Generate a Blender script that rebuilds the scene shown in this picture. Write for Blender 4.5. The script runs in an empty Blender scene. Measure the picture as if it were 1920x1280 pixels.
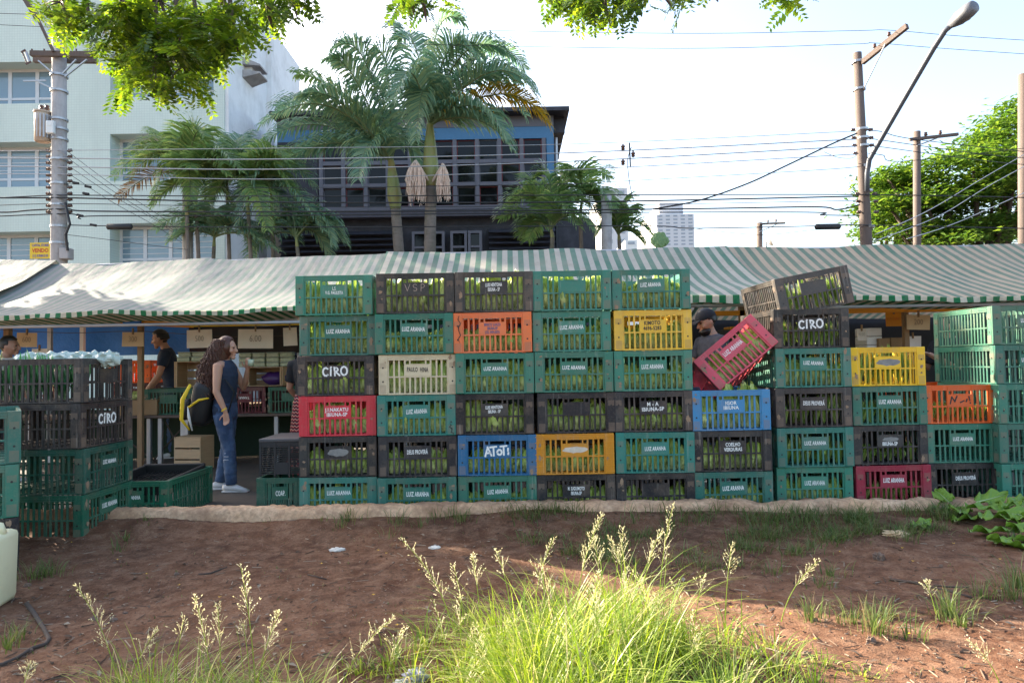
import bpy, bmesh, math, random
EXPO = 2.2
from mathutils import Vector as V, Matrix, Euler
R = math.radians
random.seed(7)
S = bpy.context.scene
COL = S.collection

# ------------------------------------------------------------------ camera
CAM = V((0, 0, 1.27)); FPX = 1280.0
PITCH = math.atan(42 / FPX); ROLL = 0.0165
_f = V((0, math.cos(PITCH), math.sin(PITCH))); _u0 = V((0, -math.sin(PITCH), math.cos(PITCH))); _r0 = V((1, 0, 0))
_r = math.cos(ROLL) * _r0 - math.sin(ROLL) * _u0
_u = math.cos(ROLL) * _u0 + math.sin(ROLL) * _r0

def ray(px, py): return _f + _r * ((px - 960) / FPX) + _u * ((640 - py) / FPX)
def at(px, py, Y):
    d = ray(px, py); return CAM + d * (Y / d.y)
def atz(px, py, z=0.0):
    d = ray(px, py); return CAM + d * ((z - CAM.z) / d.z)

# ------------------------------------------------------------------ mesh builder
class MB:
    def __init__(s): s.v = []; s.f = []; s.m = []; s.uv = None
    def add(s, vs, fs, mi=0):
        o = len(s.v); s.v += [tuple(x) for x in vs]
        s.f += [tuple(i + o for i in f) for f in fs]; s.m += [mi] * len(fs); return s
    def box(s, a, b, mi=0, M=None):
        x0, y0, z0 = a; x1, y1, z1 = b
        vs = [V((x, y, z)) for z in (z0, z1) for x, y in ((x0, y0), (x1, y0), (x1, y1), (x0, y1))]
        if M is not None: vs = [M @ p for p in vs]
        return s.add(vs, [(3, 2, 1, 0), (4, 5, 6, 7), (0, 1, 5, 4), (1, 2, 6, 5), (2, 3, 7, 6), (3, 0, 4, 7)], mi)
    def bbox(s, a, b, bev=0.01, mi=0, M=None):
        # box with chamfered vertical+horizontal edges
        bm = bmesh.new()
        bmesh.ops.create_cube(bm, size=1)
        c = [(a[i] + b[i]) / 2 for i in range(3)]; d = [abs(b[i] - a[i]) for i in range(3)]
        for p in bm.verts: p.co = V((c[0] + p.co.x * d[0], c[1] + p.co.y * d[1], c[2] + p.co.z * d[2]))
        bmesh.ops.bevel(bm, geom=bm.edges[:], offset=min(bev, min(d) * .45), segments=2, affect='EDGES', profile=.5)
        return s.bm(bm, mi, M)
    def bm(s, bm, mi=0, M=None):
        bm.verts.index_update()
        vs = [(M @ p.co) if M is not None else p.co.copy() for p in bm.verts]
        fs = [[v.index for v in f.verts] for f in bm.faces]
        bm.free(); return s.add(vs, fs, mi)
    def tube(s, pts, rad, n=8, mi=0, cap=True, ref=None):
        pts = [V(p) for p in pts]; k = len(pts)
        if not isinstance(rad, (list, tuple)): rad = [rad] * k
        vs = []; fs = []; prev = None
        for i, p in enumerate(pts):
            t = (pts[min(i + 1, k - 1)] - pts[max(i - 1, 0)])
            t = t.normalized() if t.length > 1e-9 else V((0, 0, 1))
            if prev is None:
                a = V(ref) if ref is not None else (V((1, 0, 0)) if abs(t.x) < .9 else V((0, 1, 0)))
            else: a = prev
            a = (a - t * a.dot(t)).normalized(); b = t.cross(a); prev = a
            r = rad[i]; ra, rb = r if isinstance(r, (list, tuple)) else (r, r)
            for j in range(n):
                w = 2 * math.pi * j / n
                vs.append(p + a * (ra * math.cos(w)) + b * (rb * math.sin(w)))
        for i in range(k - 1):
            for j in range(n):
                q = (j + 1) % n
                fs.append((i * n + j, i * n + q, (i + 1) * n + q, (i + 1) * n + j))
        if cap: fs.append(tuple(reversed(range(n)))); fs.append(tuple(range((k - 1) * n, k * n)))
        return s.add(vs, fs, mi)
    def bar(s, p, q, w, h=None, mi=0, up=(0, 0, 1)):
        h = w if h is None else h
        p = V(p); q = V(q); t = (q - p).normalized(); u = V(up)
        if abs(t.dot(u)) > .98: u = V((0, 1, 0))
        a = t.cross(u).normalized(); b = a.cross(t).normalized()
        vs = [o + a * (sx * w / 2) + b * (sy * h / 2) for o in (p, q) for sx, sy in ((-1, -1), (1, -1), (1, 1), (-1, 1))]
        return s.add(vs, [(0, 1, 2, 3), (7, 6, 5, 4), (4, 5, 1, 0), (5, 6, 2, 1), (6, 7, 3, 2), (7, 4, 0, 3)], mi)
    def ell(s, c, r, n=12, m=8, mi=0, M=None, fn=None):
        vs = []; fs = []
        for i in range(m + 1):
            ph = math.pi * i / m
            for j in range(n):
                th = 2 * math.pi * j / n
                d = V((math.sin(ph) * math.cos(th), math.sin(ph) * math.sin(th), math.cos(ph)))
                k = fn(d) if fn else 1
                p = V((d.x * r[0] * k, d.y * r[1] * k, d.z * r[2] * k))
                if M is not None: p = M @ p
                vs.append(V(c) + p)
        for i in range(m):
            for j in range(n):
                q = (j + 1) % n
                fs.append((i * n + j, (i + 1) * n + j, (i + 1) * n + q, i * n + q))
        return s.add(vs, fs, mi)
    def grid(s, fn, nu, nv, mi=0):
        vs = [fn(i / nu, j / nv) for j in range(nv + 1) for i in range(nu + 1)]
        w = nu + 1
        return s.add(vs, [(j * w + i, j * w + i + 1, (j + 1) * w + i + 1, (j + 1) * w + i) for j in range(nv) for i in range(nu)], mi)
    def mesh(s, name, mats, smooth=False):
        me = bpy.data.meshes.new(name); me.from_pydata(s.v, [], s.f)
        for m in (mats if isinstance(mats, (list, tuple)) else [mats]): me.materials.append(m)
        me.polygons.foreach_set('material_index', s.m)
        if smooth: me.polygons.foreach_set('use_smooth', [True] * len(s.f))
        me.update(); return me
    def build(s, name, mats, parent=None, smooth=False):
        return link(bpy.data.objects.new(name, s.mesh(name, mats, smooth)), parent)

def link(o, parent=None):
    COL.objects.link(o)
    if parent is not None: o.parent = parent
    return o
def tag(o, label=None, cat=None, group=None, kind=None):
    if label: o['label'] = label
    if cat: o['category'] = cat
    if group: o['group'] = group
    if kind: o['kind'] = kind
    return o
def thing(name, label, cat, loc=(0, 0, 0), rot=(0, 0, 0), group=None):
    o = bpy.data.objects.new(name, None); o.empty_display_size = .1
    o.location = loc; o.rotation_euler = rot
    return tag(link(o), label, cat, group)
def inst(me, name, parent=None, loc=(0, 0, 0), rot=(0, 0, 0), sc=1):
    o = bpy.data.objects.new(name, me); link(o, parent)
    o.location = loc; o.rotation_euler = rot
    o.scale = sc if isinstance(sc, (tuple, list)) else (sc, sc, sc); return o
def remeshed(mb, voxel=.008, smooth_it=2):
    """fuse overlapping pieces of a builder into one continuous skin"""
    me = mb.mesh('tmp', []); o = bpy.data.objects.new('tmp', me); COL.objects.link(o)
    md = o.modifiers.new('r', 'REMESH'); md.mode = 'VOXEL'; md.voxel_size = voxel
    if smooth_it:
        sm = o.modifiers.new('s', 'SMOOTH'); sm.factor = .5; sm.iterations = smooth_it
    dg = bpy.context.evaluated_depsgraph_get(); dg.update()
    out = bpy.data.meshes.new_from_object(o.evaluated_get(dg))
    bpy.data.objects.remove(o); bpy.data.meshes.remove(me)
    out.polygons.foreach_set('use_smooth', [True] * len(out.polygons))
    return out
def remesh_obj(mb, name, mat, parent, voxel=.008, smooth_it=2):
    me = remeshed(mb, voxel, smooth_it); me.name = name; me.materials.clear(); me.materials.append(mat)
    return link(bpy.data.objects.new(name, me), parent)

# ------------------------------------------------------------------ materials
class NT:
    def __init__(s, name):
        s.mat = bpy.data.materials.new(name); s.mat.use_nodes = True
        s.t = s.mat.node_tree; s.t.nodes.clear()
        s.out = s.n('ShaderNodeOutputMaterial'); s.tc = None
    def n(s, typ, **kw):
        x = s.t.nodes.new(typ)
        for k, v in kw.items():
            if k in x.inputs.keys() and not hasattr(x, k): x.inputs[k].default_value = v
            else: setattr(x, k, v)
        return x
    def l(s, a, b): s.t.links.new(a, b)
    def coord(s, kind='Object', rnd=False):
        if s.tc is None: s.tc = s.n('ShaderNodeTexCoord')
        o = s.tc.outputs[kind]
        if rnd:
            oi = s.n('ShaderNodeObjectInfo'); m = s.n('ShaderNodeMath', operation='MULTIPLY'); m.inputs[1].default_value = 57.0
            s.l(oi.outputs['Random'], m.inputs[0])
            a = s.n('ShaderNodeVectorMath', operation='ADD'); s.l(o, a.inputs[0]); s.l(m.outputs[0], a.inputs[1]); return a.outputs[0]
        return o
    def noise(s, scale, detail=4, rough=.55, vec=None, stretch=None, dist=0):
        v = vec if vec is not None else s.coord()
        if stretch:
            mp = s.n('ShaderNodeMapping'); mp.inputs['Scale'].default_value = stretch; s.l(v, mp.inputs['Vector']); v = mp.outputs[0]
        x = s.n('ShaderNodeTexNoise'); x.inputs['Scale'].default_value = scale; x.inputs['Detail'].default_value = detail
        x.inputs['Roughness'].default_value = rough; x.inputs['Distortion'].default_value = dist
        s.l(v, x.inputs['Vector']); return x.outputs['Fac']
    def ramp(s, fac, stops):
        x = s.n('ShaderNodeValToRGB'); e = x.color_ramp.elements
        while len(e) < len(stops): e.new(.5)
        for i, (p, c) in enumerate(stops):
            e[i].position = p; e[i].color = (c, c, c, 1) if isinstance(c, (int, float)) else (*c, 1)
        s.l(fac, x.inputs[0]); return x.outputs[0]
    def mix(s, fac, a, b, blend='MIX'):
        x = s.n('ShaderNodeMix', data_type='RGBA', blend_type=blend)
        for sock, val in ((x.inputs['Factor'], fac), (x.inputs['A'], a), (x.inputs['B'], b)): pass
        fi = x.inputs[0]; ai = x.inputs[6]; bi = x.inputs[7]
        for sock, val in ((fi, fac), (ai, a), (bi, b)):
            if isinstance(val, bpy.types.NodeSocket): s.l(val, sock)
            elif isinstance(val, (int, float)): sock.default_value = val if sock is fi else (val, val, val, 1)
            else: sock.default_value = (*val, 1)
        return x.outputs[2]
    def math(s, op, a, b=None):
        x = s.n('ShaderNodeMath', operation=op)
        for i, val in enumerate((a, b)):
            if val is None: continue
            if isinstance(val, bpy.types.NodeSocket): s.l(val, x.inputs[i])
            else: x.inputs[i].default_value = val
        return x.outputs[0]
    def pbr(s, col, rough=.6, metal=0, spec=.5, bump=None, bstr=.3, bdist=.01, **kw):
        b = s.n('ShaderNodeBsdfPrincipled')
        for nm, val in (('Base Color', col), ('Roughness', rough), ('Metallic', metal), ('Specular IOR Level', spec)):
            if isinstance(val, bpy.types.NodeSocket): s.l(val, b.inputs[nm])
            elif isinstance(val, (int, float)): b.inputs[nm].default_value = val
            else: b.inputs[nm].default_value = (*val, 1)
        for k, v in kw.items(): b.inputs[k].default_value = v
        if bump is not None:
            bn = s.n('ShaderNodeBump'); bn.inputs['Strength'].default_value = bstr; bn.inputs['Distance'].default_value = bdist
            s.l(bump, bn.inputs['Height']); s.l(bn.outputs[0], b.inputs['Normal'])
        return b.outputs[0]
    def done(s, sh): s.l(sh, s.out.inputs['Surface']); return s.mat

def mat(name, col, rough=.6, var=.25, scale=6, bump=.15, metal=0, spec=.5, dirt=None, damt=.5, dscale=3, stretch=None, bdist=.005, rnd=True):
    t = NT(name); v = t.coord('Object', rnd)
    nz = t.noise(scale, 5, .6, v, stretch)
    c = t.mix(nz, tuple(x * (1 - var) for x in col), tuple(min(1, x * (1 + var)) for x in col))
    if dirt:
        d = t.ramp(t.noise(dscale, 6, .65, v), [(.45, 0), (.7, damt)])
        c = t.mix(d, c, dirt)
    return t.done(t.pbr(c, rough, metal, spec, t.noise(scale * 6, 4, .6, v, stretch) if bump else None, bump, bdist))

def leafmat(name, c1, c2, c3, trans=.45, rough=.45, dead=None, tint=1.6):
    """leaf: colour differs leaf by leaf, light passes through"""
    t = NT(name)
    g = t.n('ShaderNodeNewGeometry')
    stops = [(0, c1), (.5, c2), (1, c3)]
    if dead: stops = [(0, c1), (.45, c2), (.88, c3), (.95, dead)]
    c = t.ramp(g.outputs['Random Per Island'], stops)
    c = t.mix(t.noise(3, 2), t.mix(.5, c, (0, 0, 0)), c) if False else c
    b = t.pbr(c, rough, 0, .4)
    tr = t.n('ShaderNodeBsdfTranslucent')
    hs = t.n('ShaderNodeHueSaturation'); hs.inputs['Hue'].default_value = .485; hs.inputs['Saturation'].default_value = 1.1; hs.inputs['Value'].default_value = tint
    t.l(c, hs.inputs['Color']); t.l(hs.outputs[0], tr.inputs['Color'])
    mx = t.n('ShaderNodeMixShader'); mx.inputs[0].default_value = trans
    t.l(b, mx.inputs[1]); t.l(tr.outputs[0], mx.inputs[2])
    return t.done(mx.outputs[0])

def glassmat(name, col=(.03, .04, .045), rough=.04, spec=.9):
    t = NT(name)
    nz = t.noise(.7, 2, .5, t.coord('Object'))
    return t.done(t.pbr(col, rough, 0, spec, nz, .05, .02))

M = {}
M['asphalt'] = mat('street_asphalt', (.075, .062, .052), .9, .35, 3, .5, dirt=(.13, .09, .065), damt=.8, dscale=1.2)
M['black'] = mat('black_paint', (.012, .012, .013), .5, .2)
M['rubber'] = mat('black_rubber', (.02, .02, .022), .6)
M['cable'] = mat('cable_black', (.018, .018, .02), .5)
M['wire'] = mat('bare_wire', (.42, .42, .43), .35, .1, metal=.7)
M['steel'] = mat('galvanised_steel', (.42, .43, .45), .45, .2, metal=.6)
M['concrete'] = mat('pole_concrete', (.4, .37, .355), .9, .25, 5, .4, stretch=(3, 3, .5), dirt=(.12, .11, .1), damt=.5)
M['wood'] = mat('weathered_wood', (.27, .17, .09), .8, .35, 4, .4, stretch=(12, 12, 1))
M['pale_wood'] = mat('pale_crate_wood', (.5, .34, .2), .75, .25, 4, .3, stretch=(1, 1, 14))
M['pole_wood'] = mat('pole_brown', (.12, .088, .074), .85, .3, 4, .4, stretch=(8, 8, .6))
M['ceramic'] = mat('brown_ceramic', (.1, .05, .035), .25, .2)
M['white'] = mat('white_paint', (.72, .72, .7), .5, .08)
M['offwhite'] = mat('offwhite_plaster', (.8, .79, .78), .85, .1, 1.5, .2, dirt=(.42, .4, .38), damt=.5, dscale=.8, stretch=(1, 1, .35))
M['card'] = mat('cardboard_card', (.55, .4, .24), .85, .12)
M['card_pale'] = mat('pale_card', (.68, .6, .5), .85, .1)
M['box'] = mat('cardboard_box', (.3, .19, .1), .85, .15)
M['paper'] = mat('white_paper', (.75, .74, .75), .8, .05)
M['ink'] = mat('marker_ink', (.2, .15, .11), .7, .1)
M['skin'] = mat('skin_tan', (.45, .24, .16), .5, .08, 8, .05)
M['skin_d'] = mat('skin_deep_tan', (.33, .17, .11), .5, .08, 8, .05)  # deeper brown skin tone
M['hair'] = mat('hair_black', (.012, .009, .008), .45, .3, 40)
M['hair_red'] = mat('hair_auburn', (.075, .025, .014), .42, .5, 25)
M['navy'] = mat('navy_cotton', (.018, .03, .06), .9, .25, 12, .3)
M['blacktee'] = mat('black_cotton', (.012, .012, .016), .9, .25, 12, .3)
M['greytee'] = mat('grey_print_cotton', (.06, .06, .075), .9, .6, 14, .3)
M['jeans'] = mat('denim_blue', (.032, .065, .14), .85, .6, 7, .7, dirt=(.12, .19, .3), damt=.75, dscale=3.2, stretch=(1, 1, .45), bdist=.01)
M['shoe'] = mat('white_canvas_shoe', (.6, .6, .6), .7, .1)
M['yellow'] = mat('yellow_fabric', (.75, .52, .02), .6, .15)
M['bagblack'] = mat('backpack_nylon', (.01, .01, .011), .6, .25)
M['blue_tarp'] = mat('blue_tarp', (.012, .17, .62), .5, .25, 3, .4, bdist=.03)
M['orange_tarp'] = mat('orange_canvas', (.75, .3, .015), .6, .15, 4)
M['green_tarp'] = mat('dark_green_cloth', (.008, .028, .014), .8, .3)
M['grey_tarp'] = mat('dark_grey_cloth', (.02, .022, .028), .8, .3)
M['jug'] = mat('cream_plastic', (.74, .68, .44), .4, .12, 3, .1, dirt=(.35, .3, .18), damt=.4)
M['sign_y'] = mat('sign_yellow', (.8, .52, .02), .5, .06)
M['sign_r'] = mat('sign_red', (.55, .03, .02), .5, .06)
M['plasticbag'] = mat('clear_plastic_bag', (.42, .5, .45), .2, .25, 14, .6)
M['litter'] = mat('crumpled_paper', (.6, .57, .52), .8, .2, 10)
M['stick'] = mat('dry_stick', (.07, .05, .04), .9, .3)
M['stone'] = mat('pebble', (.17, .115, .085), .9, .3)
M['petal'] = mat('yellow_petal', (.75, .45, .02), .6, .15)
def print_mat(name, col, keep=.61):
    t = NT(name); v = t.coord('Object', True)
    f = t.ramp(t.noise(38, 5, .7, v), [(keep, 0), (keep + .06, .85)])
    tb = t.n('ShaderNodeBsdfTransparent'); mx = t.n('ShaderNodeMixShader'); t.l(f, mx.inputs[0])
    t.l(t.pbr(t.mix(t.noise(9, 3, .6, v), tuple(x * .8 for x in col), col), .65), mx.inputs[1]); t.l(tb.outputs[0], mx.inputs[2]); return t.done(mx.outputs[0])
M['text_w'] = print_mat('white_print', (.88, .88, .84))
M['text_k'] = mat('black_print', (.02, .02, .02), .6, .1, 30, 0)
M['text_b'] = mat('blue_print', (.12, .1, .2), .6, .1, 30, 0)
M['text_scratch'] = mat('scratched_print', (.4, .3, .25), .7, .1, 30, 0)
M['worn'] = mat('worn_sticker', (.22, .215, .2), .8, .45, 30, .2)
M['sticker'] = mat('torn_sticker', (.6, .52, .42), .8, .4, 20, .2)

M['mud'] = mat('dried_mud', (.3, .2, .13), .95, .35, 40, .2)
def crate_mat(name='crate_plastic', more=0.0):
    t = NT(name); v = t.coord('Object', True)
    oi = t.n('ShaderNodeObjectInfo'); c = oi.outputs['Color']
    fade = t.noise(2.2, 4, .6, v)
    c1 = t.mix(t.ramp(fade, [(.4, 0), (.75, .32)]), c, t.mix(.28, c, (.42, .42, .38)))
    # dust: patches plus a fine speckle
    d = t.ramp(t.noise(4.5, 7, .68, v), [(.48 - more * .3, more * .45), (.74, .42 + more * .45)])
    d2 = t.ramp(t.noise(55, 3, .7, v), [(.5, 0), (.8, .2)])
    c2 = t.mix(d, c1, (.24, .165, .115)); c2 = t.mix(d2, c2, (.3, .22, .16))
    scr = t.ramp(t.noise(40, 3, .6, v, (1, 1, .06)), [(.62, 0), (.72, .2)])
    c2 = t.mix(scr, c2, (.55, .5, .44))
    rr = t.math('ADD', t.math('MULTIPLY', d, .35), .42)
    return t.done(t.pbr(c2, rr, 0, .3, t.noise(60, 4, .6, v), .12, .003))
M['crate'] = crate_mat(); M['crate_pad'] = crate_mat('crate_plastic_dusty', .55)
from mathutils import noise as NZ
# ------------------------------------------------------------------ setting: ground, street, kerb
def hgt(x, y):
    h = .03 * math.sin(x * 1.3 + y * .7) * math.sin(y * 1.9 - x * .4) + .014 * math.sin(x * 4.1 + 1) * math.sin(y * 3.7)
    h += .05 * math.exp(-((y - 5.4) / .22) ** 2) * (1 if x < 1 else max(.25, 1 - (x - 1) / 3))
    if y > 4.9: h *= max(.2, 1 - (y - 4.9) * .6) if y < 5.3 else 1
    h += .05 * math.exp(-(((x - .35) / .9) ** 2 + ((y - 2.75) / .5) ** 2))
    h *= .8
    h += .05 * math.exp(-((y - 5.42) / .3) ** 2) * max(.45, 1 - max(0, x) / 8)
    h += .011 * NZ.noise(V((x * 2.7, y * 3.3, 0))) + .004 * NZ.noise(V((x * 8, y * 9, 3))) + .002 * NZ.noise(V((x * 21, y * 23, 7)))
    return h
def dirt_mat():
    t = NT('red_dirt'); v = t.coord('Object')
    a = t.noise(1.1, 6, .6, v); b = t.noise(9, 6, .7, v); c3 = t.noise(70, 4, .7, v)
    c = t.mix(t.ramp(a, [(.3, 0), (.7, 1)]), (.095, .039, .02), (.2, .096, .053))
    c = t.mix(t.ramp(t.noise(2.6, 5, .7, v), [(.5, 0), (.62, .5)]), c, (.06, .03, .02))
    c = t.mix(t.ramp(b, [(.42, 0), (.66, .8)]), c, (.28, .16, .1))
    c = t.mix(t.ramp(c3, [(.3, .55), (.55, 0)]), c, (.034, .017, .011))
    vo = t.n('ShaderNodeTexVoronoi'); vo.inputs['Scale'].default_value = 38; t.l(v, vo.inputs['Vector'])
    peb = t.ramp(vo.outputs['Distance'], [(.1, .8), (.24, 0)])
    pm = t.math('MULTIPLY', peb, t.ramp(t.noise(5, 3, .6, v), [(.52, 0), (.6, 1)]))
    c = t.mix(pm, c, (.3, .22, .18))
    h = t.math('ADD', t.math('MULTIPLY', b, .6), t.math('ADD', t.math('MULTIPLY', c3, .35), t.math('MULTIPLY', pm, .5)))
    return t.done(t.pbr(c, .95, 0, .2, h, .9, .025))
g = MB()
def gpt(u, w):
    x = -7 + 14 * u; y = .3 + 5.15 * w
    rr = random.Random(int(x * 1000) * 7919 + int(y * 1000))
    return V((x, y, hgt(x, y) + rr.uniform(-.004, .004)))
g.grid(gpt, 420, 170)
tag(g.build('dirt_ground', dirt_mat(), smooth=True), kind='structure')
g = MB()
g.grid(lambda u, w: V((-150 + 300 * u, -60 + 60.28 * w, -.03)), 2, 2)
g.grid(lambda u, w: V((-150 + 143.1 * u, .2 + 5.2 * w, -.03)), 2, 2)
g.grid(lambda u, w: V((6.9 + 143.1 * u, .2 + 5.2 * w, -.03)), 2, 2)
tag(g.build('outer_ground', mat('outer_dirt', (.15, .09, .06), .95, .3, 2, .3)), kind='structure')
g = MB(); g.grid(lambda u, w: V((-150 + 300 * u, 5.4 + 394 * w * w, 0)), 8, 24)
tag(g.build('street', M['asphalt']), kind='structure')
# kerb: rough concrete lip
def kerb_mat():
    t = NT('rough_kerb_concrete'); v = t.coord('Object')
    a = t.noise(3, 6, .65, v); b = t.noise(25, 5, .7, v)
    c = t.mix(t.ramp(a, [(.3, 0), (.7, 1)]), (.68, .39, .22), (.84, .59, .39))
    c = t.mix(t.ramp(b, [(.4, .6), (.6, 0)]), c, (.4, .23, .14))
    c = t.mix(t.ramp(t.noise(1.7, 5, .7, v), [(.46, 0), (.62, .8)]), c, (.3, .165, .1))
    return t.done(t.pbr(c, .95, 0, .2, t.math('ADD', b, t.noise(90, 4, .7, v)), .9, .012))
g = MB(); prof = [(-.03, -.1), (-.022, .05), (-.006, .11), (.014, .148), (.045, .158), (.085, .162), (.125, .156), (.135, .05), (.135, -.1)]
xs = [-8 + i * .022 for i in range(int(16.5 / .022))]; n = len(prof)
from mathutils import noise as NZ
for x in xs:
    yb = 5.46 + .012 * max(0, x) + .012 * NZ.noise(V((x * 2, 0, 0)))
    top = -.012 * max(0, x) / 1.0
    for k, (dy, z) in enumerate(prof):
        w = .013 * NZ.noise(V((x * 4, dy * 20, z * 20))) + .014 * NZ.noise(V((x * 13, dy * 30, z * 9))) + .007 * NZ.noise(V((x * 40, dy * 60, z * 50))) - .05 * max(0, NZ.noise(V((x * 2.2, 5, z * 3))) - .25)
        g.v.append((x, yb + dy + w, (z + top + w * 1.1) if z > 0 else z))
for i in range(len(xs) - 1):
    for k in range(n - 1):
        g.f.append((i * n + k, (i + 1) * n + k, (i + 1) * n + k + 1, i * n + k + 1)); g.m.append(0)
tag(g.build('kerb', kerb_mat(), smooth=True), kind='structure')

# ------------------------------------------------------------------ green tiled office building
YB = 22.0
def bx(px, Y=YB, py=400): return at(px, py, Y).x
def bz(py, Y=YB, px=300): return at(px, py, Y).z
def tile_mat():
    t = NT('pale_green_mosaic_tiles'); v = t.coord('Object')
    mp = t.n('ShaderNodeMapping'); mp.inputs['Rotation'].default_value = (R(90), 0, 0); t.l(v, mp.inputs['Vector'])
    br = t.n('ShaderNodeTexBrick', offset=0.0); br.inputs['Scale'].default_value = 1
    for k, q in (('Brick Width', .085), ('Row Height', .085), ('Mortar Size', .007), ('Mortar Smooth', .3)): br.inputs[k].default_value = q
    br.inputs['Color1'].default_value = (.63, .715, .635, 1); br.inputs['Color2'].default_value = (.605, .69, .61, 1); br.inputs['Mortar'].default_value = (.53, .61, .545, 1)
    t.l(mp.outputs[0], br.inputs['Vector'])
    st = t.ramp(t.noise(.5, 5, .6, v, (1, 1, .25)), [(.42, 0), (.7, .6)])
    c = t.mix(st, br.outputs['Color'], (.44, .5, .45))
    return t.done(t.pbr(c, .45, 0, .4))
M['tile'] = tile_mat(); M['reveal'] = mat('green_reveal_paint', (.5, .62, .55), .8, .1)
M['winframe'] = mat('window_frame_white', (.6, .61, .62), .4, .08)
M['glass'] = glassmat('window_glass', (.17, .26, .32))  # blue of the reflected sky put into the pane colour
M['glass_dark'] = glassmat('dark_window_glass', (.006, .006, .007), .05, .22)
offb = thing('office_building', 'pale green tiled office block with a blank white side wall', 'building', (bx(300), YB, 0))
OL = V((bx(300), YB, 0))
def loc(p): return V(p) - OL
x0, x1 = bx(-110), bx(421); ztop = bz(-62, YB, 421)
wins = []      # (px0, px1, py_top, py_bot)
for (a, b) in ((-60, 98), (206, 401)):
    for (t0, t1) in ((112, 190), (262, 346), (430, 512)):
        wins.append((a, b, t0 + (-12 if a > 0 else 0), t1 + (-8 if a > 0 else 0)))
# facade with real openings: cells between sorted cuts
cx = sorted({x0, x1} | {bx(w[0]) for w in wins} | {bx(w[1]) for w in wins})
colw = {(-60): [], 206: []}
wall = MB()
def wrect(w): return bx(w[0]), bx(w[1]), bz(w[3]), bz(w[2])
def slab(xa, xb, za, zb):
    wall.box(loc((xa, YB, za)), loc((xb, YB + .72, zb)))
for ci in range(len(cx) - 1):
    xa, xb = cx[ci], cx[ci + 1]
    ws = sorted([wrect(w) for w in wins if wrect(w)[0] <= xa + 1e-4 and wrect(w)[1] >= xb - 1e-4], key=lambda q: q[2])
    z = 0
    for q in ws: slab(xa, xb, z, q[2]); z = q[3]
    slab(xa, xb, z, ztop)
wall.build('tiled_facade', M['tile'], offb)
core = MB(); core.box(loc((x0, YB + .72, 0)), loc((x1 - .05, YB + 7.5, ztop - .05)))
core.build('core', M['reveal'], offb)
side = MB(); side.box(loc((x1 + .002, YB + .05, 0)), loc((x1 + .12, YB + 7.6, ztop + .02)))
for yy in (2.2,): side.box(loc((x1 + .12, YB + yy + 1.3, 0)), loc((x1 + .32, YB + yy + 1.6, bz(225, YB, 421) + 5.6)))
side.build('blank_side_wall', M['offwhite'], offb)
for w in wins:
    xa, xb, za, zb = wrect(w); yy = YB + .6
    rv = MB()
    fr = MB(); fw = .09; O = V(((xa + xb) / 2, yy, (za + zb) / 2)) - OL
    W2, H2 = (xb - xa) / 2, (zb - za) / 2
    fr.box((-W2, -.04, -H2), (-W2 + fw, .04, H2)); fr.box((W2 - fw, -.04, -H2), (W2, .04, H2))
    fr.box((-W2 + fw, -.04, -H2), (W2 - fw, .04, -H2 + fw)); fr.box((-W2 + fw, -.04, H2 - fw), (W2 - fw, .04, H2))
    nm = 3 if w[0] > 0 else 2
    for k in range(1, nm + 1):
        q = -W2 + 2 * W2 * k / (nm + 1); fr.box((q - .06, -.035, -H2 + fw), (q + .06, .035, H2 - fw))
    q = -H2 * .45; fr.box((-W2 + fw, -.03, q - .04), (W2 - fw, .03, q + .04))
    if w[2] > 250:
        for zz in (-.05, .3, .6) if w[2] < 400 else (-.2, .05, .3, .55): fr.box((-W2 + fw, -.02, H2 * zz - .012), (W2 - fw, .02, H2 * zz + .012))
    fo = fr.build('window', M['winframe'], offb); fo.location = O
    gl = MB(); gl.box((-W2 + fw, -.008, -H2 + fw), (W2 - fw, .008, H2 - fw)); gl.build('pane', M['glass'], fo)
# hooded lights on the white wall (a pair of wedge-shaped hoods)
wl = thing('wall_light', 'pair of wedge shaped concrete hoods projecting from the white side wall', 'wall light', at(462, 135, YB + 1.6))
for nm, dz in (('upper_hood', .1), ('lower_hood', -.1)):
    h = MB(); s = 1 if dz > 0 else -1
    px = x1 + .12 - wl.location.x
    vs = [(px, -.4, dz), (px, .5, dz), (px + .55, .5, dz + .0 * s), (px + .55, -.25, dz + .0 * s), (px, -.4, dz + .26 * s), (px, .5, dz + .26 * s), (px + .55, .5, dz + .06 * s), (px + .55, -.25, dz + .06 * s)]
    h.add(vs, [(3, 2, 1, 0), (4, 5, 6, 7), (0, 1, 5, 4), (1, 2, 6, 5), (2, 3, 7, 6), (3, 0, 4, 7)])
    h.build(nm, M['concrete'], wl)
h = MB(); h.box((x1 + .12 - wl.location.x, -.15, -.098), (x1 + .35 - wl.location.x, .15, .098)); h.build('lamp_body', M['white'], wl)
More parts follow.
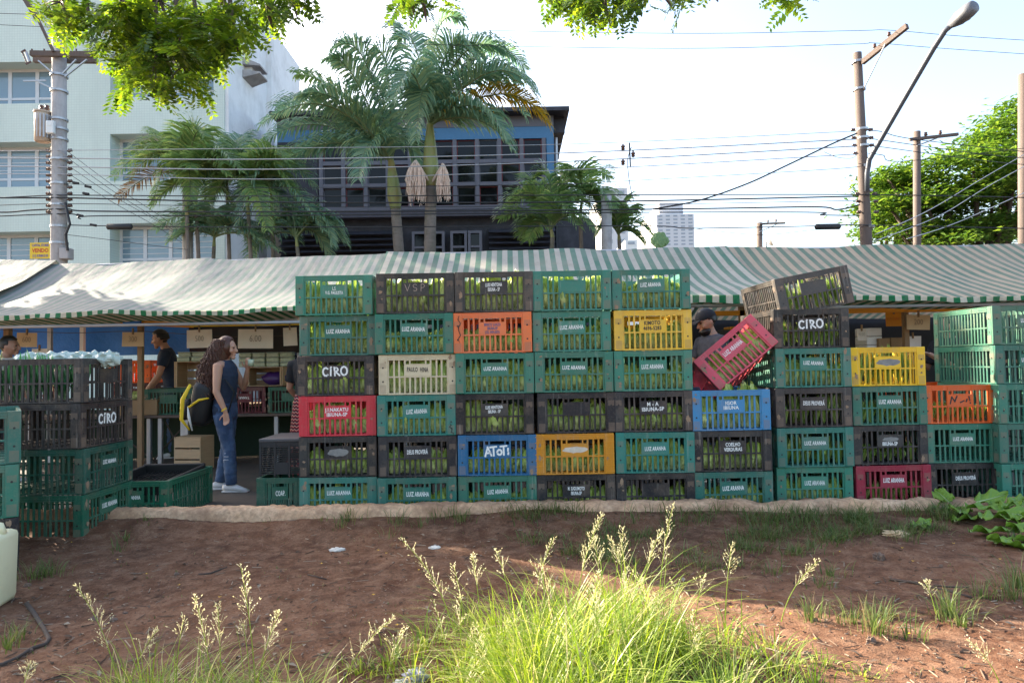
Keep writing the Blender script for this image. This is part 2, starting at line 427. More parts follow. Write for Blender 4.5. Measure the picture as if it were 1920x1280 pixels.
# VENDO sign hung in front of the left lowest window, on the facade
def text_mesh(body, size=.1, xs=1.0, bold=0.0, ext=.0006, sp=1.0, line=.9):
    cu = bpy.data.curves.new('t', 'FONT'); cu.body = body; cu.size = size; cu.align_x = 'CENTER'; cu.align_y = 'CENTER'
    cu.extrude = ext; cu.offset = bold; cu.space_character = sp; cu.space_line = line; cu.resolution_u = 2
    o = bpy.data.objects.new('t', cu); COL.objects.link(o)
    dg = bpy.context.evaluated_depsgraph_get(); dg.update()
    me = bpy.data.meshes.new_from_object(o.evaluated_get(dg)); bpy.data.objects.remove(o)
    for q in me.vertices: q.co = V((q.co.x * xs, -q.co.z, q.co.y))   # stands up, faces -Y
    me.flip_normals() if False else None
    return me
def lettering(body, size, xs, mt, parent, at_, name='lettering', **kw):
    me = text_mesh(body, size, xs, **kw); me.materials.clear(); me.materials.append(mt)
    me.polygons.foreach_set('material_index', [0] * len(me.polygons))
    return inst(me, name, parent, at_)
sg = thing('sale_sign', 'yellow for-sale sign with red and blue lettering beside the utility pole', 'sign', at(76, 470, YB - .05))
b = MB(); b.box((-.34, -.01, -.26), (.34, .01, .26)); b.build('board', M['sign_y'], sg)
M['sign_b'] = mat('sign_blue', (.1, .08, .3), .5, .06)
lettering('CAPITAL STORES', .115, .62, M['sign_b'], sg, (0, -.013, .17), bold=.004)
lettering('VENDO', .18, .85, M['sign_r'], sg, (0, -.013, .0), bold=.005)
lettering('(11) 9.9560-2110', .115, .62, M['sign_b'], sg, (0, -.013, -.17), bold=.004)

# ------------------------------------------------------------------ dark blue building with window grid
YC = 24.0
def cxp(px, py=350): return at(px, py, YC).x
def czp(py, px=900): return at(px, py, YC).z
bb = thing('warehouse_building', 'dark grey and blue two storey building with a gridded window front', 'building', (cxp(820), YC, 0))
BL = V(bb.location)
M['dk'] = mat('dark_grey_facade', (.026, .026, .034), .7, .25, 3, .2, dirt=(.06, .055, .07), damt=.6)
M['mull'] = mat('grey_mullion', (.12, .115, .135), .6, .15)
M['bluew'] = mat('blue_wall_paint', (.055, .17, .31), .6, .15)
M['redframe'] = mat('red_sash', (.16, .02, .025), .6, .15)
def L2(x, y, z): return V((x, y, z)) - BL
xl, xr = cxp(520), cxp(1040)
zr = czp(219)
b = MB(); b.box(L2(xl, YC + .35, 0), L2(xr, YC + 13, zr)); b.build('body', M['dk'], bb)
b = MB(); b.box(L2(xl, YC, czp(261)), L2(xr, YC + .35, czp(239))); b.box(L2(cxp(1026), YC, czp(392)), L2(xr, YC + .35, czp(261))); b.build('blue_band', M['bluew'], bb)
b = MB(); b.box(L2(xl, YC, czp(420)), L2(cxp(596), YC + .35, czp(261))); b.build('side_panel', M['dk'], bb)
b = MB(); b.box(L2(xl, YC - .02, czp(239)), L2(xr, YC + .35, zr)); b.build('fascia', M['mull'], bb)
b = MB(); b.box(L2(xl - .1, YC - .5, zr), L2(cxp(1068), YC + 13.3, zr + .14)); b.build('roof', M['dk'], bb)
b = MB()
for k in range(5): b.box(L2(xr, YC + .2 + k * 3, zr - .55 - .12 * 0), L2(cxp(1062), YC + .45 + k * 3, zr))
b.build('eaves_bracket', M['dk'], bb)
# window grid
gx = [cxp(602 + 41.9 * k) for k in range(11)]; gz = [czp(y) for y in (261, 302.5, 345, 388)]
b = MB()
for k, q in enumerate(gx): b.box(L2(q - .07, YC - .03, gz[3] - .07), L2(q + .07, YC + .35, gz[0]))
for k in range(1, 4):
    for c in range(10): b.box(L2(gx[c] + .07, YC - .02, gz[k] - .07), L2(gx[c + 1] - .07, YC + .35, gz[k] + .07))
b.build('mullion_grid', M['mull'], bb)
rnd = random.Random(3)
for r_ in range(3):
    for c in range(10):
        xa, xb, za, zb = gx[c] + .07, gx[c + 1] - .07, gz[r_ + 1] + .07, gz[r_] - (.07 if r_ else 0)
        f = MB(); t = .035
        for q in (((xa, za), (xa + t, zb)), ((xb - t, za), (xb, zb)), ((xa + t, za), (xb - t, za + t)), ((xa + t, zb - t), (xb - t, zb))):
            f.box(L2(q[0][0], YC + .1, q[0][1]), L2(q[1][0], YC + .16, q[1][1]))
        fo = f.build('window', M['redframe'] if rnd.random() < .6 else M['mull'], bb)
        p = MB(); p.box(L2(xa + t, YC + .12, za + t), L2(xb - t, YC + .14, zb - t))
        p.build('pane', M['glass_dark'], fo)
# lower dark floor: ledge, louvres, four small windows
b = MB(); b.box(L2(cxp(596), YC - .08, czp(405)), L2(xr, YC + .35, czp(389) - .08)); b.build('ledge', mat('ledge_grey', (.075, .07, .085), .8, .3), bb)
lw = [(771, 801), (806, 832), (843, 874), (876, 902)]
for (a, c) in ((522, 745), (915, 1040)):
    b = MB(); zz = 0.3
    while zz < czp(428):
        b.add([L2(cxp(a), YC + .02, zz), L2(cxp(c), YC + .02, zz), L2(cxp(c), YC - .06, zz + .02), L2(cxp(a), YC - .06, zz + .02),
               L2(cxp(a), YC + .3, zz + .2), L2(cxp(c), YC + .3, zz + .2)], [(0, 1, 2, 3), (3, 2, 5, 4)])
        zz += .2
    b.build('louvres', M['dk'], bb)
for a, c in lw:
    f = MB(); xa, xb = cxp(a), cxp(c); za, zb = czp(500), czp(432); t = .09
    f.box(L2(xa, YC, za), L2(xa + t, YC + .34, zb)); f.box(L2(xb - t, YC, za), L2(xb, YC + .34, zb)); f.box(L2(xa + t, YC, zb - t), L2(xb - t, YC + .34, zb))
    f.box(L2(xa + t, YC, czp(464)), L2(xb - t, YC + .34, czp(460)))
    fo = f.build('window', M['mull'], bb)
    p = MB(); p.box(L2(xa + t, YC + .1, za), L2(xb - t, YC + .12, zb - t)); p.build('pane', M['glass_dark'], fo)
b = MB(); b.tube([L2(cxp(1046), YC + .6, 0), L2(cxp(1046), YC + .6, zr - .6)], .06, 8); b.build('drainpipe', M['steel'], bb)
# low rounded annex right of it
an = thing('shed', 'low dark shed with a rounded corner right of the gridded building', 'shed', (cxp(1080), YC, 0))
b = MB(); prof = [(cxp(1045), czp(404)), (cxp(1095), czp(404)), (cxp(1110), czp(409)), (cxp(1118), czp(420)), (cxp(1121), 0), (cxp(1045), 0)]
vs = [V((x, y, z)) - V(an.location) for y in (YC + .5, YC + 6) for x, z in prof]; k = len(prof)
b.add(vs, [tuple(range(k)), tuple(reversed(range(k, 2 * k)))] + [(i, i + k, (i + 1) % k + k, (i + 1) % k) for i in range(k)])
b.build('walls', M['dk'], an)
b = MB()
for q in range(12): b.box(V((cxp(1048), YC + .44, .3 + q * .33)) - V(an.location), V((cxp(1114), YC + .5, .42 + q * .33)) - V(an.location))
b.build('cladding', M['dk'], an)

# far buildings
def tower(name, label, px0, px1, py, Y, mt, rows, cols, depth=14, step=None):
    a = at(px0, py, Y); c = at(px1, py, Y)
    t = thing(name, label, 'building', ((a.x + c.x) / 2, Y, 0)); w = (c.x - a.x) / 2
    m = MB(); m.box((-w, 0, 0), (w, depth, a.z))
    if step: m.box((-w * .75, 2, a.z), (w * .55, depth - 2, a.z + step))
    m.build('walls', mt, t)
    z0 = at(px0, 462, Y).z; dz = (a.z - z0) / rows; dx = 2 * w / cols
    for k in range(rows):
        for q in range(cols):
            f = MB(); xx = -w + dx * (q + .5); z = z0 + dz * (k + .3)
            f.box((xx - dx * .27, -.05, z), (xx + dx * .27, .01, z + dz * .42)); f.build('window', M['farglass'], t)
    return t
M['farglass'] = mat('far_window', (.3, .33, .37), .3, .1)
M['far'] = mat('far_tower_wall', (.62, .61, .62), .9, .05)
tower('apartment_tower', 'tall white apartment tower far off beyond the awning', 1231, 1301, 402, 150, M['far'], 9, 5, 25, 3)
tower('distant_block', 'beige block end partly hidden behind the right palms', 1128, 1176, 353, 90, M['far'], 6, 2)
tower('low_house', 'small white flat roofed house low behind the awning', 1172, 1195, 450, 60, M['white'], 1, 1, 8)
# ------------------------------------------------------------------ produce crates
CW, CD, CH = .656, .845, .341
def wall_face(mb, pl, L, H, xf, kind, style, dark=1):
    """one wall. xf maps (u, n, v) to crate space, n = 0 is the outer face, + is outward"""
    def bx_(u0, u1, n0, n1, v0, v1, mi=0, to=None):
        (to or mb).box((u0, n0, v0), (u1, n1, v1), mi, xf)
    h = L / 2; pw = .074 if kind == 'end' else .07; T = -.02
    inset = 0 if kind == 'end' else .02
    pu = h - inset
    for sgn in (-1, 1):
        a, b = sorted((sgn * pu, sgn * (h - pw)))
        mb.bbox((a, T, .002), (b, 0, H - .003), .004, 0, xf)
        if style == 'grid':
            for k in range(7): bx_(a, b, 0, .004, .02 + k * H / 7, .026 + k * H / 7)
            for k in (.33, .66): bx_(a + (b - a) * k - .002, a + (b - a) * k + .002, 0, .003, .005, H - .006)
        else:
            c = (a + b) / 2
            bx_(c - .026, c + .026, 0, .0016, .012, .085, 2); bx_(c - .026, c + .026, 0, .0016, H * .66, H * .66 + .045, 2)
            for v in (.33 * H, .67 * H):
                p = [(c + .0075 * math.cos(w), v + .0075 * math.sin(w)) for w in [i * math.pi / 4 for i in range(8)]]
                vs = [xf @ V((x, .0008 if abs(v - .33 * H) < 1e-6 else .0026, z)) for x, z in p]
                mb.add(vs, [tuple(range(8))], 1)  # black disc painted on for the dark of a post hole
    w = h - pw
    # frame + rims
    bx_(-w, w, T, -.004, H * .86, H - .004); bx_(-w, w, T, -.006, .002, H * .04)
    for v in (H - .012, H * .905, H * .855): bx_(-w, w, -.004, .0005, v, v + .006)
    for u in (-.42 * w, .42 * w): bx_(u - .003, u + .003, -.004, .001, .005, H * .45); bx_(u - .003, u + .003, -.004, 0, H * .86, H - .012)
    for s_ in (-1, 1):
        a, b = sorted((s_ * w, s_ * (w - .012))); bx_(a, b, T, -.009, H * .04, H * .86)
    wi = w - .012
    bx_(-wi, wi, -.017, -.006, H * .425, H * .462)           # cross bar
    if kind == 'end':
        npl = .175 * L
        n = 11; pitch = 2 * wi / n
        for k in range(1, n): u = -wi + k * pitch; bx_(u - .0075, u + .0075, -.016, -.008, H * .04, H * .425)
        for s_ in (-1, 1):
            seg = wi - npl
            for k in range(1, 3):
                u = s_ * (npl + seg * k / 3); bx_(u - .0075, u + .0075, -.016, -.008, H * .462, H * .86)
        if pl is not None:
            hh = .092 * L
            bx_(-npl, npl, -.018, -.003, H * .462, H * .755, 0, pl)
            for s_ in (-1, 1):
                for u0, u1 in ((hh, hh + .012), (npl - .014, npl)):
                    a, b = sorted((s_ * u0, s_ * u1)); bx_(a, b, -.018, -.003, H * .755, H * .858, 0, pl)
                a, b = sorted((s_ * (hh + .012), s_ * (npl - .014))); bx_(a, b, -.018, -.004, H * .84, H * .858, 0, pl)
            bx_(-hh, hh, -.018, .001, H * .75, H * .762, 0, pl); bx_(-hh, hh, -.018, -.001, H * .845, H * .858, 0, pl)
        else:
            bx_(-npl, npl, -.018, -.003, H * .462, H * .755)
            for s_ in (-1, 1): a, b = sorted((s_ * .09 * L, s_ * npl)); bx_(a, b, -.018, -.003, H * .755, H * .86)
    else:
        n = int(2 * wi / .042)
        for k in range(1, n): u = -wi + 2 * wi * k / n; bx_(u - .008, u + .008, -.016, -.008, H * .04, H * .425); bx_(u - .008, u + .008, -.016, -.008, H * .462, H * .86)
def make_crate_meshes(W, D, H, style):
    sh, pl = MB(), MB()
    wall_face(sh, pl, W, H, Matrix.Translation((0, -D / 2, 0)) @ Matrix.Diagonal((1, -1, 1, 1)), 'end', style)
    wall_face(sh, None, W, H, Matrix.Translation((0, D / 2, 0)), 'end', style)
    for s_ in (-1, 1):
        xf = Matrix.Translation((s_ * W / 2, 0, 0)) @ Matrix.Rotation(R(-90 * s_), 4, 'Z')
        wall_face(sh, None, D, H, xf, 'side', style)
    for k in range(9):
        u = -W / 2 + .03 + (W - .06) * k / 8
        sh.box((u - .022, -D / 2 + .021, .006), (u + .022, D / 2 - .021, .014))
    for k in range(5):
        u = -D / 2 + .06 + (D - .12) * k / 4
        sh.box((-W / 2 + .021, u - .02, .0145), (W / 2 - .021, u + .02, .02))
    out = []
    for mb in (sh, pl):
        me = mb.mesh('crate', [M['crate'], M['black'], M['crate_pad']])
        bm = bmesh.new(); bm.from_mesh(me); bmesh.ops.recalc_face_normals(bm, faces=bm.faces[:]); bm.to_mesh(me); bm.free(); out.append(me)
    return out
CM = {'plain': make_crate_meshes(CW, CD, CH, 'plain'), 'grid': make_crate_meshes(CW, CD, CH, 'grid'),
      'small': make_crate_meshes(.4, .6, .33, 'grid')}
DIM = {'plain': (CW, CD, CH), 'grid': (CW, CD, CH), 'small': (.4, .6, .33)}
CC = {'green': (.03, .18, .128), 'deepgreen': (.01, .11, .066), 'teal': (.012, .17, .135), 'palegreen': (.05, .17, .12), 'black': (.016, .016, .02),
      'dusty': (.03, .027, .026), 'grey': (.055, .05, .045), 'red': (.58, .03, .05), 'pink': (.6, .08, .11), 'darkred': (.4, .025, .055), 'cream': (.86, .66, .46),
      'orange': (.75, .17, .05), 'brightorange': (1.0, .14, .008), 'blue': (.01, .105, .25), 'lightblue': (.03, .2, .37), 'yellow': (.92, .54, .05),
      'brightyellow': (.95, .55, .012), 'ochre': (.7, .29, .012), 'wine': (.1, .006, .016)}
TXT = {}
def ctext(body, size, xs, mt, **kw):
    key = (body, size, xs, mt.name)
    if key not in TXT:
        me = text_mesh(body, size, xs, **kw); me.materials.clear(); me.materials.append(mt)
        me.polygons.foreach_set('material_index', [0] * len(me.polygons)); TXT[key] = me
    return TXT[key]
def strokes(paths, w, mt, name='lettering'):
    """hand painted strokes: flat ribbons with round ends, facing -Y"""
    m = MB()
    rr = random.Random(len(paths))
    for pts in paths:
        ps = []
        for a, b in zip(pts, pts[1:]):
            for k in range(5): ps.append((a[0] + (b[0] - a[0]) * k / 5, a[1] + (b[1] - a[1]) * k / 5))
        ps.append(pts[-1])
        m.tube([V((x, 0, z)) for x, z in ps], [((w * rr.uniform(.8, 1.15)), .0007) for _ in ps], 8, ref=(1, 0, .3))
    # ribbon section: flatten towards the plate
    m.v = [(x, max(-.001, min(.001, y)), z) for x, y, z in m.v]
    return m.mesh(name, mt)
def arc(cx, cz, rx, rz, a0, a1, n=8): return [(cx + rx * math.cos(R(a0 + (a1 - a0) * i / n)), cz + rz * math.sin(R(a0 + (a1 - a0) * i / n))) for i in range(n + 1)]
def flat_stroke(paths, w, mt):
    m = MB()
    for pi, pts in enumerate(paths):
        for k, (a, b) in enumerate(zip(pts, pts[1:])):
            a = V((a[0], 0, a[1])); b = V((b[0], 0, b[1])); d = (b - a)
            if d.length < 1e-6: continue
            d.normalize(); y = -.0004 * (1 + (k + pi) % 4)
            nrm = V((-d.z, 0, d.x)) * w; a = a - d * w * .5; b = b + d * w * .5
            m.box((0, 0, 0), (1, 1, 1), 0, Matrix(((d.x * (b - a).length, 0, nrm.x, a.x - nrm.x / 2), (0, y - .0002, 0, 0), (d.z * (b - a).length, 0, nrm.z, a.z - nrm.z / 2), (0, 0, 0, 1))))
    return m.mesh('lettering', mt)
CIRO = flat_stroke([arc(-.075, .0, .022, .03, 50, 310), [(-.038, -.028), (-.036, .016)], [(-.036, .03), (-.033, .034)], [(-.005, -.03), (-.008, .03)],
                    arc(-.006, .014, .024, .016, 90, -90), [(.0, -.002), (.03, -.03)], arc(.066, .002, .024, .032, 0, 360, 12)], .0125, M['text_w'])
ATOT = flat_stroke([[(-.1, -.034), (-.075, .036), (-.05, -.032)], [(-.092, -.012), (-.056, -.01)], [(-.055, .034), (-.005, .036)], [(-.028, .034), (-.03, -.034)],
                    arc(.018, -.012, .018, .02, 0, 360, 10), [(.03, .034), (.078, .036)], [(.055, .034), (.052, -.034)], [(.09, .012), (.088, -.004)], [(.09, -.022), (.088, -.032)]], .014, M['text_w'])
VSP = flat_stroke([[(-.085, .028), (-.065, -.028), (-.042, .03)], arc(.0, .014, .016, .014, 30, 270, 6) + arc(.0, -.014, .016, .014, 90, -140, 6), [(.05, -.03), (.052, .03)], arc(.054, .014, .026, .017, 90, -90, 6)], .0045, M['text_scratch'])
SCR = flat_stroke([[(-.09, -.03), (-.075, .028), (-.05, -.012), (-.03, .034)], [(.0, -.02), (.03, -.006)], [(.05, -.012), (.058, .006)], [(.075, .03), (.082, -.004)], [(.085, -.024), (.086, -.028)]], .011, M['text_k'])
T = {'LU': ('LUIZ ARANHA', .051, .19, 'text_w'), 'LS': ('L.S.\nV.G. PAULISTA', .042, .15, 'text_w'), 'NAK': ('J.I.NAKATU\nIBIUNA-SP', .042, .188, 'text_w'), 'DEUS': ('DEUS PROVER\u00c1', .052, .175, 'text_w'),
     'PAULO': ('PAULO  HINA', .052, .19, 'text_k'), 'HENT': ('LUIS HENTONA\nIBIUNA - SP', .041, .15, 'text_w'), 'MARC': ('MARCO LUAZO\nIBIUNA-SP\n(15) 3494-5076', .031, .15, 'text_b'),
     'SUG': ('M. SUGUIMOTO\nIBIUNA-SP', .044, .145, 'text_w'), 'KIM': ('KIMOTO\n4696-5283', .046, .15, 'text_k'), 'MA': ('M - A\nIBIUNA-SP', .043, .19, 'text_w'),
     'IGOR': ('IGOR\nIBIUNA', .043, .12, 'text_w'), 'COEL': ('COELHO\nVERDURAS', .043, .15, 'text_w'), 'IBI': ('IBIUNA-SP', .042, .13, 'text_w'), 'COAP': ('COAP.', .058, .085, 'text_w'),
     'TAM': ('TAMARU', .05, .16, 'text_w')}
CRATES = []
def crate(loc_, color, text, label, rot=(0, 0, 0), style='plain', group='produce crates stacked along the kerb', fill=None, jit=True):
    W, D, H = DIM[style]
    t = thing('produce_crate', label, 'crate', loc_, rot, group)
    rr = random.Random(int(abs(loc_[0]) * 1000) * 31 + int(loc_[2] * 1000) * 17 + len(color))
    k = rr.uniform(.75, 1.2); c = tuple(min(1, x * k * rr.uniform(.94, 1.06)) for x in CC[color]) + (1,)
    sh = inst(CM[style][0], 'crate_shell', t); sh.color = c
    pl = inst(CM[style][1], 'name_plate', t); pl.color = c
    y = -D / 2 - .003 + .006 - .0008; z = H * .605
    yy = -D / 2 + .003 - .0012
    if text in T:
        b, s_, xs, mt = T[text]; fac = .62 if style == 'small' else 1
        me = ctext(b, s_, 1.0, M[mt], bold=.0011, sp=1.06, line=.95)
        wd = max(q.co.x for q in me.vertices) - min(q.co.x for q in me.vertices)
        inst(me, 'lettering', pl, (rr.uniform(-.006, .006), yy, z - (.03 if text == 'IBI' else 0) + rr.uniform(-.006, .004)), (0, R(rr.uniform(-2.6, 2.6)) + (0 if text != 'TAM' else math.pi), 0), (xs / wd * rr.uniform(.9, 1.06), 1, rr.uniform(.88, 1.08)))
    elif text == 'CIRO': inst(CIRO, 'lettering', pl, (.0, yy, z), (0, R(rr.uniform(-4, 2)), 0), 1.1)
    elif text == 'ATOT': inst(ATOT, 'lettering', pl, (0, yy, z), (0, R(-4), 0), 1.02)
    elif text == 'VSP': inst(VSP, 'lettering', pl, (0, yy, z + .01))
    elif text == 'SCR': inst(SCR, 'lettering', pl, (0, yy, z), (0, 0, 0), 1)
    if text in ('WORN', 'STICK', 'STICKY', 'IBI'):
        m = MB(); rg = random.Random(5); w2, h2 = {'WORN': (.075, .033), 'STICK': (.09, .026), 'STICKY': (.09, .03), 'IBI': (.06, .02)}[text]
        pts = [(w2 * math.cos(a) * rg.uniform(.85, 1.1) * (1.2 if abs(math.cos(a)) > .7 else 1), h2 * math.sin(a) * rg.uniform(.85, 1.15)) for a in [i * math.pi / 9 for i in range(18)]]
        m.add([(x, 0, q) for x, q in pts], [tuple(range(18))])
        inst(m.mesh('sticker', M['sticker'] if text == 'STICK' else M['worn']), 'sticker', pl, (0, yy + .0006, z + (.012 if text == 'IBI' else 0)))
    # dried mud and scuffs on the corner posts, cracks on two crates
    if style != 'small' and rr.random() < .75:
        hW = W / 2
        for k in range(rr.randint(1, 4)):
            m = MB()
            cx_m = rr.choice((-1, 1)) * (hW - rr.uniform(.018, .058)); cz_m = rr.uniform(.02, H - .03); r0 = rr.uniform(.005, .02); el = rr.uniform(.5, 2.2)
            ps = [(cx_m + max(-.016, min(.016, r0 * math.cos(a) * rr.uniform(.5, 1.2))), cz_m + r0 * el * math.sin(a) * rr.uniform(.5, 1.2)) for a in [i * math.pi / 7 for i in range(14)]]
            o_ = len(m.v); m.v += [(x, -D / 2 - .0022 - .0002 * k, min(H - .005, max(.004, q))) for x, q in ps] + [(x, -D / 2 - .0005, min(H - .005, max(.004, q))) for x, q in ps]
            m.f.append(tuple(o_ + i for i in range(14))); m.m.append(0)
            for i in range(14): m.f.append((o_ + i, o_ + 14 + i, o_ + 14 + (i + 1) % 14, o_ + (i + 1) % 14)); m.m.append(0)
            m.build('mud_stain', M['mud'], t)
    if label.startswith('faded orange') or label.startswith('bright teal'):
        sgn = -1 if label[0] == 'f' else 1; m = MB(); z0 = H * .93 if sgn < 0 else .1
        P = [V((sgn * (W / 2 - .05 + .012 * math.sin(k * 2.3) + .004 * k * (sgn > 0)), -D / 2 - .0028, z0 - k * (.033 if sgn < 0 else .014))) for k in range(8)]
        m.tube(P, [.0015, .004, .003, .005, .003, .004, .003, .001], 6); m.build('crack', M['black'], t)
    CRATES.append((t, style, fill, label)); return t

# columns: (left px, right px at the lowest row, front Y, list bottom->top of (colour, text, label, style, fill))
G = 'green'
COLS = [
 (562, 706, 5.78, [
  (G, 'LU', 'green lettered crate at the foot of the leftmost tall stack', 'plain', 'L2'),
  ('black', 'WORN', 'black crate with a worn grey patch, under the glossy red crate', 'plain', 'L2'),
  ('red', 'NAK', 'glossy red crate with grid-ribbed corners and white two-line lettering', 'grid', 'L2'),
  ('black', 'CIRO', 'black crate with big hand-painted white letters, on the glossy red crate', 'plain', 'L3'),
  (G, 'LU', 'green lettered crate second from the top of the leftmost tall stack', 'plain', 'L3'),
  (G, 'LS', 'green crate with two white text lines topping the leftmost tall stack', 'plain', 'L4')]),
 (710, 857, 5.71, [
  (G, 'LU', 'green lettered bottom crate of the second tall stack from left', 'plain', 'L2'),
  ('black', 'DEUS', 'black crate with narrow white lettering, left of the blue scrawled crate', 'plain', 'L2'),
  ('teal', 'LU', 'bright teal lettered crate directly below the cream white crate', 'plain', 'L2'),
  ('cream', 'PAULO', 'cream white crate with black lettering', 'plain', 'L3'),
  (G, 'LU', 'green lettered crate directly above the cream white crate', 'plain', 'L2'),
  ('dusty', 'VSP', 'dusty black crate with three thin scratched capital letters', 'plain', 'L3')]),
 (859, 1006, 5.71, [
  (G, 'LU', 'green lettered bottom crate directly below the blue scrawled crate', 'plain', 'L1'),
  ('blue', 'ATOT', 'blue crate with thick white hand-painted scrawl', 'plain', 'L2'),
  ('black', 'HENT', 'black crate with two-line white lettering, above the blue scrawled crate', 'plain', 'L2'),
  (G, 'LU', 'green lettered crate directly below the faded orange crate', 'plain', 'L3'),
  ('orange', 'MARC', 'faded orange crate with faint blue stamped lettering', 'plain', 'L1'),
  ('dusty', 'HENT', 'dusty black crate with two-line lettering, on the faded orange crate', 'plain', 'L3')]),
 (1008, 1156, 5.71, [
  ('black', 'SUG', 'black bottom crate with white lettering, directly below the ochre crate', 'plain', 'L1'),
  ('ochre', 'STICK', 'ochre yellow crate with grid-ribbed corners and a torn sticker', 'grid', 'L2'),
  ('black', '', 'black crate with a blank name plate, directly above the ochre crate', 'plain', 'L2'),
  (G, 'LU', 'green lettered crate resting on the blank-plated black crate', 'plain', 'L2'),
  (G, 'LU', 'green lettered crate immediately left of the yellow phone-number crate', 'plain', 'L2'),
  (G, '', 'green crate with a blank name plate topping its stack', 'plain', 'L3')]),
 (1158, 1305, 5.71, [
  ('black', '', 'black bottom crate with blank plate behind the tall seeding grass', 'plain', 'L1'),
  ('teal', 'LU', 'teal crate with white lettering, immediately right of the ochre crate', 'plain', 'L2'),
  ('black', 'MA', 'black crate with bold two-line lettering, left of the light blue crate', 'plain', 'L2'),
  (G, 'LU', 'green lettered crate directly below the yellow phone-number crate', 'plain', 'L3'),
  ('yellow', 'KIM', 'yellow crate with black printed name and phone number', 'plain', 'L2'),
  (G, 'LU', 'green lettered crate resting on the yellow phone-number crate', 'plain', 'L3')]),
 (1306, 1452, 5.71, [
  (G, 'LU', 'green lettered bottom crate two below the light blue crate', 'plain', 'L1'),
  ('black', 'COEL', 'black crate with bold lettering, directly below the light blue crate', 'plain', 'L2'),
  ('lightblue', 'IGOR', 'light blue crate with bold white lettering, beneath the tipped pink crate', 'plain', 'L4')]),
 (1460, 1602, 5.9, [
  (G, 'LU', 'green lettered bottom crate immediately left of the dark red crate', 'plain', 'L1'),
  (G, 'LU', 'green lettered crate with leafy sprigs poking through its lower slots', 'plain', 'H2'),
  ('dusty', 'DEUS', 'black crate with narrow lettering, immediately right of the light blue crate', 'plain', 'H2'),
  (G, 'LU', 'green lettered crate immediately left of the bright yellow crate', 'plain', 'L4'),
  ('dusty', 'CIRO', 'black crate with big hand-painted letters, under the tilted grey crate', 'plain', 'H3')]),
 (1605, 1745, 5.95, [
  ('darkred', 'LU', 'dark red bottom crate with white lettering', 'plain', 'H1'),
  ('black', 'IBI', 'black crate with a half rubbed-out name, above the dark red crate', 'plain', 'H1'),
  (G, 'LU', 'green lettered crate directly below the bright yellow crate', 'plain', 'H2'),
  ('brightyellow', 'STICKY', 'bright yellow crate with a worn grey sticker', 'plain', 'H4')]),
 (1741, 1879, 5.98, [
  ('black', 'DEUS', 'black bottom crate with narrow lettering, behind the heap of cabbage leaves', 'plain', None),
  (G, 'LU', 'empty green lettered crate directly below the bright orange crate', 'plain', None),
  ('brightorange', 'SCR', 'bright orange crate with a black scribble on its plate', 'plain', 'H1')]),
 (1881, 2020, 5.9, [
  (G, 'LU', 'empty green crate at the bottom of the rightmost stack', 'plain', None),
  (G, 'LU', 'empty green crate second from the bottom of the rightmost stack', 'plain', None),
  (G, 'LU', 'empty green crate in the middle of the rightmost stack', 'plain', None),
  (G, 'LU', 'empty green crate second from the top of the rightmost stack', 'plain', None),
  ('palegreen', 'LU', 'pale green empty crate at the top of the rightmost stack', 'plain', None)]),
]
rj = random.Random(11)
for (pl_, pr_, Yf, rows) in COLS:
    xc = at((pl_ + pr_) / 2, 930, Yf).x
    for i, (c, tx, lab, st, fl) in enumerate(rows):
        crate((xc + rj.uniform(-.008, .008) - .0012 * i, Yf + CD / 2 + rj.uniform(-.02, .02), .001 + i * CH), c, tx, lab, (0, R(rj.uniform(-.25, .25)), R(rj.uniform(-1.1, 1.1))), st, fill=fl)
# tipped pink crate wedged between two stacks (rolled about the view direction)
pc = at(1379, 659, 5.9)
Ry = Matrix.Rotation(R(-38.5), 4, 'Y')
o = (Ry @ Matrix.Rotation(R(-17), 4, 'X')) @ V((0, CD / 2, -CH / 2))
crate((pc.x + o.x, pc.y + o.y, pc.z + o.z), 'pink', 'LU', 'pinkish red crate tipped at an angle between two stacks', (R(-17), R(-38.5), 0), fill='L3')
pc = at(1526, 545, 5.935); Ry = Matrix.Rotation(R(-10.5), 4, 'Y'); o = Ry @ V((0, 0, -CH / 2))
crate((pc.x + o.x, 5.935 + CD / 2, pc.z + o.z), 'grey', '', 'dusty grey crate tilted up on one corner atop a stack', (0, R(-10.5), R(.8)), fill='H3')
# left corner stack, lettered end turned to the right
cx_, cy_ = at(157, 1015, 5.13).x - CD / 2, 5.13 + CW / 2
for i, (c, tx, lab, fl) in enumerate([('deepgreen', 'LU', 'green lettered crate on the dirt at the foot of the left corner stack', None),
    ('deepgreen', 'LU', 'green lettered crate second from the ground in the left corner stack', None),
    ('dusty', 'CIRO', 'black crate with hand-painted letters, under the crate of bagged greens', None),
    ('dusty', 'PLATE', 'dusty brown black crate with yellow plate, full of bagged greens', 'B4')]):
    crate((cx_ + rj.uniform(-.01, .01), cy_, .005 + i * CH), c, tx, lab, (0, 0, R(90 + rj.uniform(-2.5, .5))), fill=fl)
    if tx == 'PLATE': CRATES[-1][0].children[1].color = (.6, .4, .03, 1)
# nearest stack at the left edge, turned toward the camera
cn = at(36, 1060, 4.42); a = R(36)
cc = V((cn.x, 4.42, 0)) + Matrix.Rotation(a, 3, 'Z') @ V((-CW / 2, CD / 2, 0))
for i, (c, tx, lab) in enumerate([('black', '', 'black crate at the bottom of the stack on the left edge'),
    (G, 'LU', 'green crate in the middle of the stack on the left edge'), (G, 'LU', 'green crate on top of the stack on the left edge')]):
    crate((cc.x, cc.y, .0 + i * CH), c, tx, lab, (0, 0, a + R(rj.uniform(-1, 1))))
